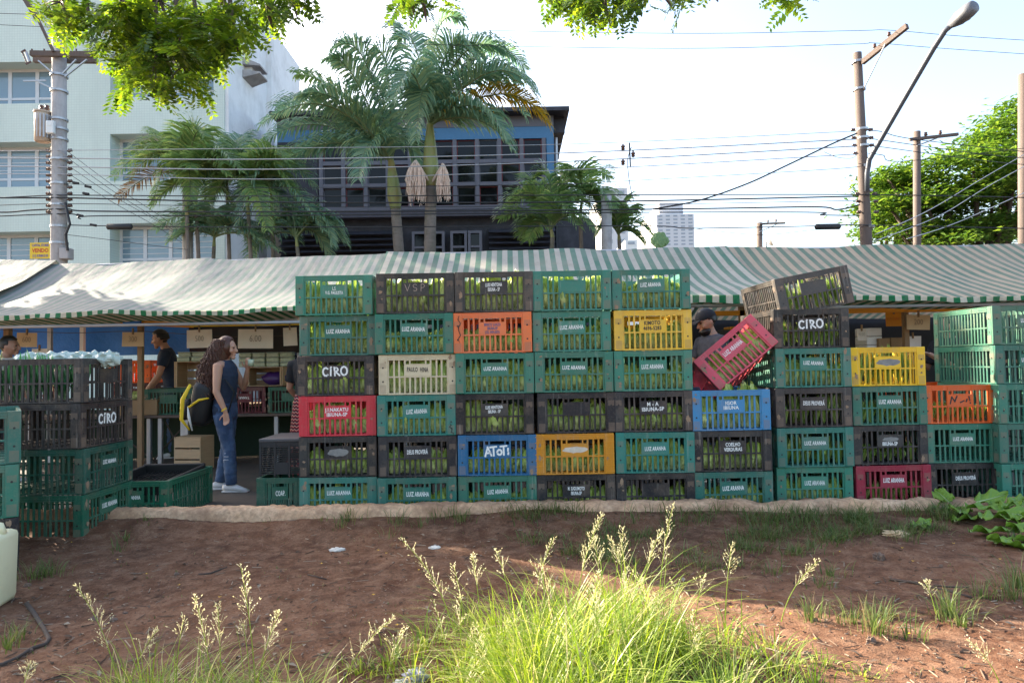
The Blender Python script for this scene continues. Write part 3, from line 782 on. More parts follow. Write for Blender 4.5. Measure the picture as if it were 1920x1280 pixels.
# single crate on the street, black crate nested inside
gx_ = at(316, 925, 5.75).x
crate((gx_ - CW / 2, 5.75 + CD / 2, .001), 'deepgreen', 'LU', 'green crate standing alone on the street behind the kerb, with black netting inside')
nest = thing('black_tray', 'black mesh tray lying inside the lone green crate', 'tray', (gx_ - CW / 2, 5.75 + CD / 2, .2), (R(3), 0, 0))
m = MB()
for k in range(15): u = -.28 + .56 * k / 14; m.bar((u, -.36, .05), (u + .02, .36, .09), .006, .006)
for k in range(19): u = -.36 + .72 * k / 18; m.bar((-.28, u, .075 + .012 * math.sin(k)), (.28, u, .07), .006, .006)
m.build('mesh_floor', M['black'], nest)
m = MB(); m.bbox((-.29, -.37, .03), (.29, -.33, .14), .01); m.bbox((-.29, .33, .03), (.29, .37, .16), .01); m.bbox((-.3, -.33, .03), (-.26, .33, .15), .01); m.bbox((.26, -.33, .03), (.3, .33, .15), .01)
m.build('rim', M['black'], nest)
# small crates by the leftmost tall stack
sx = at(526, 930, 5.9).x
crate((sx, 5.88 + .3, .001), 'deepgreen', 'COAP', 'small green crate lettered in white beside the leftmost tall stack', style='small', group='small crates beside the tall stacks')
bsm = thing('basket', 'small black slotted basket stacked on the small green crate', 'basket', (sx + .01, 5.9 + .28, .334))
m = MB(); w, d, h = .375 / 2, .26, .325
for s_ in (-1, 1):
    for k in range(13):
        z = .02 + k * .019; m.box((-w, s_ * d - .006, z), (w, s_ * d + .006, z + .009)); m.box((s_ * w - .006, -d, z), (s_ * w + .006, d, z + .009))
    m.box((-w, s_ * d - .004, .26), (w, s_ * d + .004, h - .03)); m.box((s_ * w - .004, -d, .26), (s_ * w + .004, d, h - .03))
    for u in (-w, -w * .33, w * .33, w): m.box((u - .008, s_ * d - .009, .002), (u + .008, s_ * d + .009, h - .03))
m.box((-w * .28, -d - .011, .02), (w * .28, -d - .004, .12))
m.build('slotted_wall', M['rubber'], bsm)
m = MB(); m.bbox((-w - .012, -d - .012, h - .03), (w + .012, d + .012, h), .008); m.build('rim', mat('grey_rim', (.06, .06, .065), .5), bsm)

# ------------------------------------------------------------------ greens inside the crates
def lettuce_mat():
    t = NT('lettuce_leaf'); g_ = t.n('ShaderNodeNewGeometry'); v = t.coord('Object'); sp_ = t.n('ShaderNodeSeparateXYZ'); t.l(v, sp_.inputs[0])
    c = t.ramp(g_.outputs['Random Per Island'], [(0, (.24, .36, .04)), (.35, (.43, .55, .085)), (.7, (.6, .68, .19)), (.92, (.76, .78, .38)), (1, (.38, .3, .13))])
    base = t.ramp(t.math('ADD', sp_.outputs[2], t.math('MULTIPLY', t.noise(18, 4, .6, v), .12)), [(.05, .8), (.19, 0)])
    c = t.mix(base, c, (.72, .74, .46)); c = t.mix(t.ramp(t.noise(34, 4, .7, v, (1, 1, .22)), [(.5, 0), (.6, .6)]), c, (.11, .18, .025)); c = t.mix(t.ramp(t.noise(26, 4, .7, v), [(.45, 0), (.7, .4)]), c, (.2, .33, .045))
    tr = t.n('ShaderNodeBsdfTranslucent'); t.l(c, tr.inputs['Color']); mx = t.n('ShaderNodeMixShader'); mx.inputs[0].default_value = .32
    t.l(t.pbr(c, .42, 0, .45, t.noise(40, 4, .6, v), .4, .004), mx.inputs[1]); t.l(tr.outputs[0], mx.inputs[2]); return t.done(mx.outputs[0])
M['lettuce'] = lettuce_mat()
M['herb'] = leafmat('herb_leaf', (.14, .28, .04), (.27, .44, .08), (.45, .52, .18), .3, .5, dead=(.16, .07, .04))
M['bagged'] = leafmat('bagged_greens', (.03, .16, .06), (.07, .25, .1), (.25, .4, .22), .3, .22)
def lettuce(seed, w=.075, h=.23):
    r_ = random.Random(seed); m = MB()
    for k in range(20):
        a = k * 2.4 + r_.uniform(-.3, .3); ring = k / 20
        rad = w * (.2 + .8 * ring); lean = .1 + .3 * ring; hh = h * r_.uniform(.75, 1.08) * (1.05 - .2 * ring); lw = w * r_.uniform(.5, 1.0)
        ph = r_.uniform(0, 6); curl_ = r_.uniform(-.01, .02) if k > 8 else 0
        def fn(u, v, a=a, curl_=curl_, rad=rad, lean=lean, hh=hh, lw=lw, ph=ph):
            s_ = (u - .5) * 2; prof = (math.sin(math.pi * min(.9, .2 + v * .72)) ** .5) * lw * (1 + .07 * math.sin(13 * v + ph))
            out = rad * (.5 + .7 * math.sin(v * 2.4)) - abs(s_) ** 2 * .35 * lw + .008 * math.sin(9 * v + s_ * 5 + ph) + .006 * math.sin(17 * v - s_ * 9 + ph) * abs(s_) + curl_ * v * v; out = min(out, w * 1.0)
            z = v * hh - .03 * s_ * s_ * v + .012 * math.sin(s_ * 6 + ph) * v
            x = s_ * prof * (1 if abs(out) < w else .9)
            return V((out * math.cos(a) - x * math.sin(a), out * math.sin(a) + x * math.cos(a), z))
        m.grid(fn, 6, 7)
    return m.mesh('lettuce_head', M['lettuce'], True)
def herb(seed, w=.06, h=.22, mt='herb', n=70):
    r_ = random.Random(seed); m = MB()
    for k in range(n):
        a = r_.uniform(0, 6.28); q = r_.uniform(0, w); b = V((q * .5 * math.cos(a), q * .5 * math.sin(a), r_.uniform(0, .05)))
        t = V((q * 1.3 * math.cos(a + .3), q * 1.3 * math.sin(a + .3), h * r_.uniform(.5, 1.1)))
        s_ = V((-math.sin(a), math.cos(a), 0)) * r_.uniform(.006, .016); mid = b.lerp(t, .6) + V((r_.uniform(-.02, .02), r_.uniform(-.02, .02), .01))
        m.add([b - s_ * .2, b + s_ * .2, mid + s_, t, mid - s_], [(0, 1, 2, 4), (4, 2, 3)])
    return m.mesh('herb_bunch', M[mt])
LET = [lettuce(i) for i in range(5)]; HER = [herb(i) for i in range(4)]; BAG = [herb(i + 20, .07, .26, 'bagged', 60) for i in range(3)]
rl = random.Random(5); nlet = 0
for t, style, fill, lab in CRATES:
    if not fill: continue
    kind, lv = fill[0], int(fill[1]); mw = t.matrix_basis
    cnt = 7 if kind == 'L' else 6; lvl = rl.uniform(.78, 1.18)
    for k in range(cnt):
        W, D, H = DIM[style]
        x = -W / 2 + .065 + (W - .13) * (k + .5) / cnt + rl.uniform(-.008, .008)
        hs = {1: .8, 2: .98, 3: 1.1, 4: 1.2}[lv] * rl.uniform(.78, 1.12) * lvl
        y = -D / 2 + .086 + rl.uniform(-.003, .01)
        if kind == 'B': x, y = (-W / 2 + .1 + .09 * k), (-D / 2 + .11) if k < 4 else -D / 2 + .5
        nm, pool, word = {'L': ('lettuce_head', LET, 'lettuce head'), 'H': ('herb_bunch', HER, 'herb bunch'), 'B': ('greens_bag', BAG, 'greens bag')}[kind]
        if kind == 'B':
            # bags line the long outer side that faces the camera
            pos = V((W / 2 * 0 - W / 2 + .11, -D / 2 + .1 + .12 * k, .02))
        else: pos = V((x, y, .021))
        o = inst(rl.choice(pool), nm, None, mw @ pos, t.rotation_euler, (1.0 * rl.uniform(.88, 1.15), .88, hs))
        e = (t.rotation_euler.to_matrix() @ Matrix.Rotation(R(rl.gauss(0, 5)), 3, 'Y') @ Matrix.Rotation(R(rl.uniform(-8, -1)), 3, 'X') @ Matrix.Rotation(rl.uniform(0, 6.28), 3, 'Z')).to_euler(); o.rotation_euler = e
        tag(o, word + ' inside the ' + lab, {'L': 'lettuce', 'H': 'herbs', 'B': 'bagged greens'}[kind], 'greens packed in the crates'); nlet += 1
# ------------------------------------------------------------------ market stalls
def canopy_mat(name, pitch, ga, wa, fade, off=0.0, rough=.42, trans=.35):
    t = NT(name); v = t.coord('Object')
    sx_ = t.n('ShaderNodeSeparateXYZ'); t.l(v, sx_.inputs[0])
    f = t.math('FRACT', t.math('ADD', t.math('DIVIDE', sx_.outputs[0], pitch), off))
    tri = t.math('ABSOLUTE', t.math('SUBTRACT', f, .5))
    st = t.ramp(tri, [(.235, 0), (.265, 1)])
    nz = t.noise(1.1, 5, .6, v); nf = t.noise(30, 4, .7, v, (1, 3, 1))
    gcol = t.mix(t.ramp(nz, [(.3, fade[0]), (.7, fade[1])]), ga, wa)
    wcol = t.mix(t.ramp(nf, [(.35, .5), (.65, 0)]), wa, tuple(x * .72 for x in wa))
    c = t.mix(st, gcol, wcol)
    c = t.mix(t.ramp(t.noise(6, 6, .7, v), [(.48, 0), (.75, .5)]), c, (.3, .27, .22))
    c = t.mix(t.ramp(t.noise(.8, 5, .7, v, (1.6, .5, 1)), [(.55, 0), (.68, .3)]), c, (.2, .17, .13))
    b = t.pbr(c, rough, 0, .15, t.math('ADD', t.noise(3, 4, .6, v, (1, .5, 1)), t.math('MULTIPLY', nf, .12)), .5, .03)
    tr = t.n('ShaderNodeBsdfTranslucent'); t.l(c, tr.inputs['Color'])
    mx = t.n('ShaderNodeMixShader'); mx.inputs[0].default_value = trans; t.l(b, mx.inputs[1]); t.l(tr.outputs[0], mx.inputs[2])
    return t.done(mx.outputs[0])
YR, YE = 9.6, 7.5
GA = (.035, .17, .11)
M['canopy_pale'] = canopy_mat('faded_striped_canvas', .118, (.08, .16, .13), (.26, .257, .248), (.15, .6), rough=.6, trans=.12)
M['canopy_green'] = canopy_mat('striped_canvas', .146, GA, (.52, .48, .41), (.05, .4), rough=.5, trans=.3)
M['canopy_tan'] = canopy_mat('tan_striped_canvas', .15, (.055, .18, .125), (.56, .43, .31), (.05, .4), .3, rough=.5, trans=.3)
M['valance_a'] = canopy_mat('valance_canvas_narrow', .118, (.005, .17, .06), (.72, .66, .52), (0, .05), rough=.6, trans=.3)
M['valance_b'] = canopy_mat('valance_canvas', .146, (.005, .17, .06), (.72, .66, .52), (0, .05), rough=.6, trans=.3)
def stall(label, xa, xb, zr0, zr1, ze, mt, vmt, vh, posts, seed, lift=0.0, nx=90):
    t = thing('market_stall', label, 'market stall', ((xa + xb) / 2, YE, 0), group='striped market stalls')
    O = V(t.location); r_ = random.Random(seed); ph = [r_.uniform(0, 6) for _ in range(6)]
    def front(u, v):
        x = xa + (xb - xa) * u
        z = (zr0 + (zr1 - zr0) * u) + (ze - zr0) * v - .13 * math.sin(math.pi * v) * (1 - .3 * v)
        z += .012 * v * math.sin(u * (xb - xa) * 2.1 + ph[0]) + .007 * math.sin(x * 5.3 + ph[1] + v * 2.5) * math.sin(math.pi * v) + .006 * math.sin(x * 3.1 - v * 9 + ph[2])
        z += .016 * NZ.noise(V((x * 1.7, v * 4, seed))) + .005 * NZ.noise(V((x * 6, v * 14, seed))) - .02 * math.sin(math.pi * ((u * (xb - xa) / 2.4) % 1)) * (1 - v) + lift
        return V((x, YR + (YE - YR) * v + .03 * v * math.sin(x * 1.7 + ph[3]), z)) - O
    def back(u, v):
        p = front(u, 0); return V((p.x, p.y + 2.1 * v, p.z - .9 * v - .1 * math.sin(math.pi * v)))
    m = MB(); m.grid(front, nx, 30); m.grid(back, nx // 3, 8)
    cv = m.build('canopy', mt, t, True)
    def val(u, v):
        p = front(u, 1); x = p.x
        return V((x, p.y + .012 * math.sin(x * 9) * v - .004, p.z + .004 - vh * v * (1 + .12 * math.sin(x * 7.3))))
    m = MB(); m.grid(val, nx * 2, 3); m.build('valance', vmt, cv, True)
    def val2(u, v):
        p = front(u, 1); return V((p.x, p.y + .05 + .6 * v, p.z - .03 - .05 * v))
    m = MB(); m.grid(val2, nx, 2); m.build('inner_flap', vmt, cv, True)
    for (x, y, z0, z1, w, mm) in posts:
        m = MB(); m.bar(V((x, y, z0)) - O, V((x, y, z1)) - O, w, w); m.build('post', mm, t)
    m = MB(); m.tube([V((xa + .1, YR, zr0 - .05 + lift)) - O, V((xb - .1, YR, zr1 - .05 + lift)) - O], .025, 8); m.build('ridge_pole', M['steel'], t)
    m = MB(); m.tube([V((xa + .1, YE + .12, ze - .1)) - O, V((xb - .1, YE + .12, ze - .1)) - O], .018, 8); m.build('eave_pole', M['steel'], t)
    return t
stall('market stall with a pale faded canopy cut off by the left edge', -9.6, -6.42, 2.84, 2.83, 1.95, M['canopy_pale'], M['valance_a'], .05, [(-6.5, 9.6, 0, 2.7, .05, M['steel'])], 2, .03, 60)
stall('market stall with sun-bleached green striped canopy above the price cards', -6.75, -1.68, 2.79, 2.865, 1.875, M['canopy_pale'], M['valance_a'], .05,
      [(at(15, 620, 8.7).x, 8.7, 0, 2.1, .07, M['wood']), (at(264, 640, 8.75).x, 8.75, 0, 2.1, .06, M['wood']), (-2.0, 9.6, 0, 2.75, .05, M['steel']), (at(155, 640, 10.9).x, 10.9, 0, 2.2, .06, M['white'])], 5, 0, 120)
stall('market stall with bold green and white striped canopy behind the tall stacks', -1.75, 3.05, 2.87, 2.875, 1.985, M['canopy_green'], M['valance_b'], .09,
      [(2.9, 8.6, 0, 2.1, .06, M['wood']), (-1.5, 9.6, 0, 2.75, .05, M['steel'])], 9, .012, 120)
stall('market stall with tan and green striped canopy at the right', 3.0, 10.2, 2.872, 2.85, 1.945, M['canopy_tan'], M['valance_b'], .055,
      [(at(1698, 620, 8.6).x, 8.6, 0, 2.1, .06, M['wood']), (9.5, 9.6, 0, 2.75, .05, M['steel'])], 14, 0, 140)

def slabthing(name, label, cat, a, b, mt, bev=.006, group=None, rot=0):
    a = V(a); b = V(b); c = (a + b) / 2; c.z = a.z
    m = MB(); m.bbox(a - c, b - c, bev); o = m.build(name, mt); o.location = c; o.rotation_euler = (0, 0, rot)
    return tag(o, label, cat, group)
# hanging back cloths
def cloth(name, label, cat, pA, pB, mt, Y, wob=.04):
    a = at(pA[0], pA[1], Y); b = at(pB[0], pB[1], Y)
    m = MB(); m.grid(lambda u, v: V(((b.x - a.x) * u, wob * math.sin(u * (b.x - a.x) * 5) * (.3 + v) + .01 * math.sin(u * 40), (b.z - a.z) * v + .02 * math.sin(u * 9) * (1 - v))), 60, 8)
    for p, q in zip(list(m.v), range(len(m.v))): pass
    n = len(m.v); m.v += [(x, y + .008, z) for x, y, z in m.v]; m.f += [tuple(reversed([i + n for i in f])) for f in m.f]; m.m += [0] * (len(m.f) - len(m.m))
    o = m.build(name, mt, None, True); o.location = a; return tag(o, label, cat)
cloth('tarp', 'bright blue tarp hung behind the stall at the left', 'tarp', (-120, 611), (352, 664), M['blue_tarp'], 11.2)
cloth('tarp', 'dark grey cloth strung behind the curly haired woman', 'tarp', (345, 612), (620, 660), M['grey_tarp'], 11.4)
cloth('tarp', 'dark green cloth hanging behind the trestle table legs', 'tarp', (-60, 772), (640, 852), M['green_tarp'], 9.75)
cloth('tarp', 'dark cloth strung behind the stall at the right', 'tarp', (1280, 600), (1990, 800), M['grey_tarp'], 11.8)
cloth('tarp', 'dark green cloth behind the tall crate stacks', 'tarp', (600, 640), (1300, 850), M['green_tarp'], 11.6)
# beams
def beam(label, p0, p1, Y, w, mt, nm='beam', cat='beam'):
    a = at(*p0, Y); b = at(*p1, Y); c = (a + b) / 2
    m = MB(); m.bar(a - c, b - c, w, w); o = m.build(nm, mt); o.location = c; return tag(o, label, cat)
beam('orange painted beam under the sun-bleached canopy', (228, 604), (362, 610), 8.7, .06, M['orange_tarp'])
o = beam('rolled yellow canvas tied under the sun-bleached canopy', (358, 609), (600, 605), 8.6, .05, M['yellow'], 'canvas_roll', 'canvas roll')
beam('blue bundle of cloth tied beside the orange painted beam', (233, 604), (262, 606), 8.6, .07, M['blue_tarp'], 'cloth_bundle', 'bundle')
beam('orange pole under the canopy at the right', (1330, 588), (1860, 578), 8.6, .06, M['orange_tarp'])
# price cards on a string
def polyline(px, Y, r, mt, name, label, cat, group=None, sag=0):
    P = [at(x, y, Y if not isinstance(Y, (list, tuple)) else Y[i]) for i, (x, y) in enumerate(px)]
    Q = []
    for i in range(len(P) - 1):     # Catmull-Rom
        p0 = P[max(i - 1, 0)]; p1 = P[i]; p2 = P[i + 1]; p3 = P[min(i + 2, len(P) - 1)]
        n = 10
        for k in range(n):
            t = k / n
            Q.append(.5 * ((2 * p1) + (p2 - p0) * t + (2 * p0 - 5 * p1 + 4 * p2 - p3) * t * t + (3 * p1 - p0 - 3 * p2 + p3) * t ** 3) - V((0, 0, sag * 4 * t * (1 - t))))
    Q.append(P[-1])
    c = Q[0].copy(); m = MB(); m.tube([q - c for q in Q], r, 6); o = m.build(name, mt, None, True); o.location = c
    return tag(o, label, cat, group)
polyline([(0, 618), (130, 624), (264, 621), (420, 631), (560, 628)], 8.6, .004, M['stick'], 'string', 'string holding the price cards under the canopy', 'string')
def card(px, py, w, h, label, text, Y=8.57, mt='card', tilt=0, tm='ink', ts=.1):
    c = at(px, py, Y); t = thing('price_card', label, 'price card', c, (0, R(tilt), 0), 'price cards hung in the stalls')
    W, H = w / 1280 * Y / 2, h / 1280 * Y / 2
    m = MB(); m.grid(lambda u, v: V((-W + 2 * W * u, .008 * math.sin(u * 3 + v), -H + 2 * H * v)), 6, 4)
    n = len(m.v); m.v += [(x, y + .004, z) for x, y, z in m.v]; m.f += [tuple(reversed([i + n for i in f])) for f in m.f]; m.m = [0] * len(m.f)
    m.build('card', M[mt], t)
    m = MB(); m.box((-.008, -.012, H - .03), (.008, .012, H + .05)); m.build('peg', M['wood'], t)
    if text: lettering(text, ts, .75, M[tm], t, (0, -.004, 0), bold=-.0015)
card(50, 637, 39, 27, 'tan price card reading 600 nearest the left edge', '600', tilt=2)
card(249, 636, 41, 27, 'tan price card reading 300 beside the wooden post', '300', tilt=1)
card(374, 635, 48, 34, 'pale price card reading 500 above the wooden crate', '500', mt='card_pale', tilt=-1)
card(479, 635, 66, 36, 'wide pale price card reading 6.00 above the stacked tubs', '6.00', mt='card_pale', tilt=1, ts=.12)
card(544, 631, 26, 34, 'narrow pale price card hanging beside the tall crates', '', mt='card_pale', tilt=-2)
card(74, 660, 30, 13, 'small blank white card below the tan card', '', Y=8.9, mt='paper')
card(1722, 604, 43, 28, 'tan price card hanging beside the brown post at right', '200', Y=8.4, tilt=2)
card(1616, 627, 17, 22, 'small pink price card beside the white foam boxes', '4.00', Y=8.5, mt='card_pale', ts=.06)
card(1676, 598, 30, 27, 'orange card with red lettering above the cardboard boxes', 'ACEITAMOS', Y=8.8, mt='orange_tarp', tm='sign_r', ts=.05)
card(1712, 640, 30, 20, 'white card behind the tan price card at right', '', Y=9.1, mt='paper')

# trestle table
tb = thing('trestle_table', 'long weathered wooden trestle table with steel legs', 'table', (at(420, 775, 8.9).x, 9.2, 0))
TZ = .68; TO = V(tb.location)
m = MB()
for k in range(3): m.bbox((-3.4, -.34 + k * .23, TZ - .035 - .002 * k), (2.0, -.34 + k * .23 + .22, TZ - .002 * k), .006)
m.build('tabletop', M['pole_wood'], tb)
for px in (282, 303, 345, 352, 60, 520):
    x = at(px, 820, 8.95).x - TO.x
    m = MB(); m.bbox((x - .025, -.3, 0), (x + .025, -.25, TZ - .04), .004); m.build('leg', M['steel'], tb)
for (a, b) in (((245, 830), (300, 872)), ((290, 860), (352, 790)), ((310, 790), (352, 870))):
    pa, pb = at(*a, 8.98) - TO, at(*b, 8.98) - TO
    m = MB(); m.tube([pa, pb], .011, 6); m.build('brace', M['stick'], tb)
t2 = thing('trestle_table', 'rear table behind the man in the navy shirt', 'table', (-5.2, 10.6, 0))
m = MB(); m.bbox((-2.5, -.35, .7), (3.2, .35, .735), .006); m.build('tabletop', M['wood'], t2)
for x in (-2.3, 0, 3.0):
    m = MB(); m.bbox((x - .025, -.3, 0), (x + .025, -.25, .7), .004); m.build('leg', M['steel'], t2)
t3 = thing('trestle_table', 'stall counter hidden behind the crates at the right', 'table', (4.6, 8.95, 0))
m = MB(); m.bbox((-2.4, -.4, 1.18), (2.6, .4, 1.22), .006); m.build('tabletop', M['wood'], t3)
for x in (-2.3, 0, 2.5):
    m = MB(); m.bbox((x - .025, -.3, 0), (x + .025, -.25, 1.18), .004); m.build('leg', M['steel'], t3)
# goods on the trestle table
def onT(px, Y=9.1): return (at(px, 772, Y).x, Y, TZ + .001)
p = onT(338, 9.25); crate((p[0], p[1] + .1, p[2]), 'deepgreen', '', 'empty dark green crate on the trestle table behind the backpack', (0, 0, 0), group='crates on the trestle table')
p = onT(474, 9.25); crate((p[0], p[1] + .1, p[2]), 'wine', 'TAM', 'wine red crate set upside down on the trestle table', (0, 0, 0), group='crates on the trestle table')
p = onT(545, 9.25); crate((p[0] + .1, p[1] + .1, p[2]), 'deepgreen', '', 'dark green crate on the trestle table beside the patterned skirt', (0, 0, 0), group='crates on the trestle table')
for i, (px, c, lab, z) in enumerate([(20, 'wine', 'dark red crate on the rear table at far left', 0), (275, 'wine', 'dark red crate on the rear table left of the navy shirt', 0), (262, 'brightorange', 'orange crate atop the dark red crate left of the navy shirt', CH)]):
    crate((at(px, 690, 10.5).x, 10.6, .736 + z), c, '', lab, group='crates on the rear table')
def wood_crate(label, loc_, w, d, h, rot=(0, 0, 0)):
    t = thing('wooden_crate', label, 'wooden crate', loc_, rot, 'slatted wooden crates')
    m = MB()
    for s_ in (-1, 1): m = MB(); m.bbox((s_ * w / 2 - .012 if s_ > 0 else -w / 2, -d / 2, 0), (w / 2 if s_ > 0 else -w / 2 + .012, d / 2, h), .003); m.build('end_panel', M['pale_wood'], t)
    for z0 in [i * h / 3 for i in range(3)]:
        m = MB(); m.box((-w / 2 + .012, d / 2 - .01, z0 + .008), (w / 2 - .012, d / 2, z0 + h / 3 - .012)); m.build('slat', M['pale_wood'], t)
    m = MB(); m.box((-w / 2 + .013, -d / 2, 0), (w / 2 - .013, d / 2 - .011, .01)); m.box((-w / 2 + .013, -d / 2, h - .011), (w / 2 - .013, d / 2 - .011, h - .001)); m.build('shelf_board', M['pale_wood'], t)
    for s_ in (-1, 1): m = MB(); m.box((s_ * (w / 2 - .03) - .012, -d / 2 - .002, .012), (s_ * (w / 2 - .03) + .012, -d / 2 + .02, h - .013)); m.build('corner_post', M['pale_wood'], t)
    return t
p = onT(364, 9.35); wood_crate('open wooden crate lying on its side behind the curly haired woman', (p[0], 9.4, TZ + CH + .004), .42, .36, .35)
p = onT(500, 9.35); wood_crate('open wooden crate holding purple bags right of the curly haired woman', (p[0], 9.45, TZ + CH + .004), .5, .36, .26)
p = at(354, 845, 8.6); wood_crate('pale wooden crate standing on end under the trestle table', (p.x, 8.75, 0), .36, .3, .42, (0, 0, R(172)))
pb = MB(); pb.ell((0, 0, .08), (.17, .12, .1), 16, 10, fn=lambda d: 1 + .1 * math.sin(d.x * 7 + d.z * 5))
o = pb.build('purple_bag', mat('purple_plastic', (.06, .02, .13), .35, .4, 12, .5), None, True); o.location = (onT(500)[0], 9.4, TZ + CH + .02); tag(o, 'crumpled purple bag inside the wooden crate', 'bag')
m = MB(); m.bbox((-.26, -.2, 0), (.26, .2, .2), .006); bxo = m.build('cardboard_box', M['box']); bxo.location = (onT(272)[0], 9.1, TZ + .001); tag(bxo, 'brown cardboard box at the left end of the trestle table', 'box')
m = MB(); m.grid(lambda u, v: V((-.16 + .32 * u, -.1 + .2 * v, .012 + .05 * max(0, u - .6) + .012 * math.sin(u * 7 + v * 3))), 10, 6); o = m.build('paper_sheet', M['paper'], None, True); o.location = (onT(290)[0], 9.05, TZ + .205); tag(o, 'white paper sheet on the brown cardboard box', 'paper')
m = MB(); m.ell((0, 0, .05), (.13, .1, .06), 14, 8, fn=lambda d: 1 + .15 * math.sin(d.x * 9 + d.y * 6)); o = m.build('lettuce_head', M['lettuce'], None, True); o.location = (onT(258)[0], 9.1, TZ + .2); tag(o, 'green lettuce head lying on the brown cardboard box', 'lettuce')
# salad tubs stacked
M['tub'] = mat('salad_tub', (.45, .52, .38), .2, .5, 25, .3)
def tub(x, y, z, lab):
    t = thing('salad_tub', lab, 'tub', (x, y, z), group='clear salad tubs on the stall')
    m = MB(); m.bbox((-.085, -.06, 0), (.085, .06, .055), .012); m.build('tub', M['tub'], t)
    m = MB(); m.bbox((-.09, -.064, .055), (.09, .064, .064), .003); m.build('lid', M['plasticbag'], t)
for k in range(5): tub(at(355 + k * 13, 660, 9.4).x - .04 + (k % 3) * .19 - k * .09, 9.36, TZ + CH + .355 + (k // 3) * .066, 'clear salad tub stacked on the open wooden crate behind the curly haired woman')
for k in range(12): tub(at(462, 660, 9.45).x + (k % 4) * .19, 9.45, TZ + CH + .266 + (k // 4) * .066, 'clear salad tub stacked above the wooden crate with purple bags')
# right stall goods
for k in range(4): slabthing('foam_box', 'white foam box in the tall pile beside the cardboard boxes', 'box', (at(1632, 640, 8.9).x - .1, 8.8, 1.221 + k * .11), (at(1632, 640, 8.9).x + .1, 9.1, 1.221 + k * .11 + .105), M['white'], .008, 'white foam boxes')
slabthing('cardboard_box', 'left of two flat brown cardboard boxes in the right stall', 'box', (at(1641, 640, 8.8).x + .02, 8.75, 1.3), (at(1665, 640, 8.8).x, 9.05, 1.52), M['box'])
slabthing('cardboard_box', 'right of two flat brown cardboard boxes in the right stall', 'box', (at(1665, 640, 8.8).x + .006, 8.74, 1.3), (at(1690, 640, 8.8).x, 9.05, 1.525), M['box'])
slabthing('carton', 'low carton supporting the brown cardboard boxes at right', 'box', (at(1643, 640, 8.8).x, 8.76, 1.221), (at(1688, 640, 8.8).x, 9.05, 1.298), M['card'])
slabthing('toolbox', 'grey toolbox on the counter behind the capped man', 'box', (at(1350, 612, 8.8).x, 8.7, 1.221), (at(1388, 612, 8.8).x, 9.0, 1.66), M['rubber'])
slabthing('orange_tray', 'flat orange tray above the grey toolbox', 'tray', (at(1365, 600, 8.8).x, 8.72, 1.661), (at(1397, 600, 8.8).x, 9.0, 1.70), M['orange_tarp'])
# clear bags on the crate of bagged greens
for i, (px, py, w) in enumerate([(95, 668, .11), (125, 668, .1), (150, 663, .1), (178, 669, .09), (205, 668, .08), (60, 670, .1)]):
    m = MB(); rr = random.Random(i)
    ph = rr.uniform(0, 6)
    m.ell((0, 0, 0), (w, .1, .06), 16, 10, fn=lambda d: 1 + .22 * math.sin(d.x * 8 + ph) * math.sin(d.y * 9 + ph) + .1 * math.sin(d.z * 15 + d.x * 13))
    o = m.build('plastic_bag', M['plasticbag'], None, False); o.location = at(px, py + 3, 5.4); o.location.z = 1.362
    tag(o, 'crumpled clear plastic bag on top of the crate of bagged greens', 'bag', 'clear bags on the crate of greens')

# ------------------------------------------------------------------ people
def wrinkle(o, amp, seed):
    me = o.data; ns = [p.normal.copy() for p in me.vertices]
    for p, nn in zip(me.vertices, ns):
        c = p.co; d = abs(NZ.noise(V((c.x * 9, c.y * 9, c.z * 16 + seed)))) + .5 * NZ.noise(V((c.x * 22 + c.z * 14, c.y * 22, c.z * 30 + seed)))
        p.co = c + nn * amp * (d - .2)
    return o
def head_fn(d):
    k = 1.0
    if d.z < -.1: k *= 1 - .22 * min(1, (-d.z - .1) / .9) * (1 - .55 * max(0, d.x))       # narrower jaw
    if d.x > .75 and -.1 < d.z < .25: k *= .975                                            # eye line
    if d.x < -.4 and d.z < -.2: k *= .86
    return k
def add_hand(m, w, d, side, curl=.5, thumb=1):
    """palm + five bent fingers; w = wrist, d = pointing direction"""
    d = V(d).normalized(); s_ = V(side).normalized(); s_ = (s_ - d * s_.dot(d)).normalized(); nrm = d.cross(s_)
    w = V(w); m.tube([w, w + d * .035, w + d * .085], [(.022, .016), (.034, .016), (.038, .014)], 10, ref=s_)
    for i, L in enumerate((.068, .078, .073, .056)):
        b = w + d * .08 + s_ * (-.028 + .0185 * i); p = b; pts = [p]; dd = d.copy()
        for k in range(3):
            dd = (dd + nrm * curl * (.45 + .2 * k)).normalized(); p = p + dd * L * (.45, .32, .25)[k]; pts.append(p)
        m.tube(pts, [.0095, .009, .0082, .006], 8)
    b = w + d * .03 - s_ * .026 * thumb; m.tube([b, b + (d * .5 - s_ * thumb * .8) * .035, b + (d * .9 - s_ * thumb * .75 + nrm * .3) * .062], [.012, .0105, .007], 8)
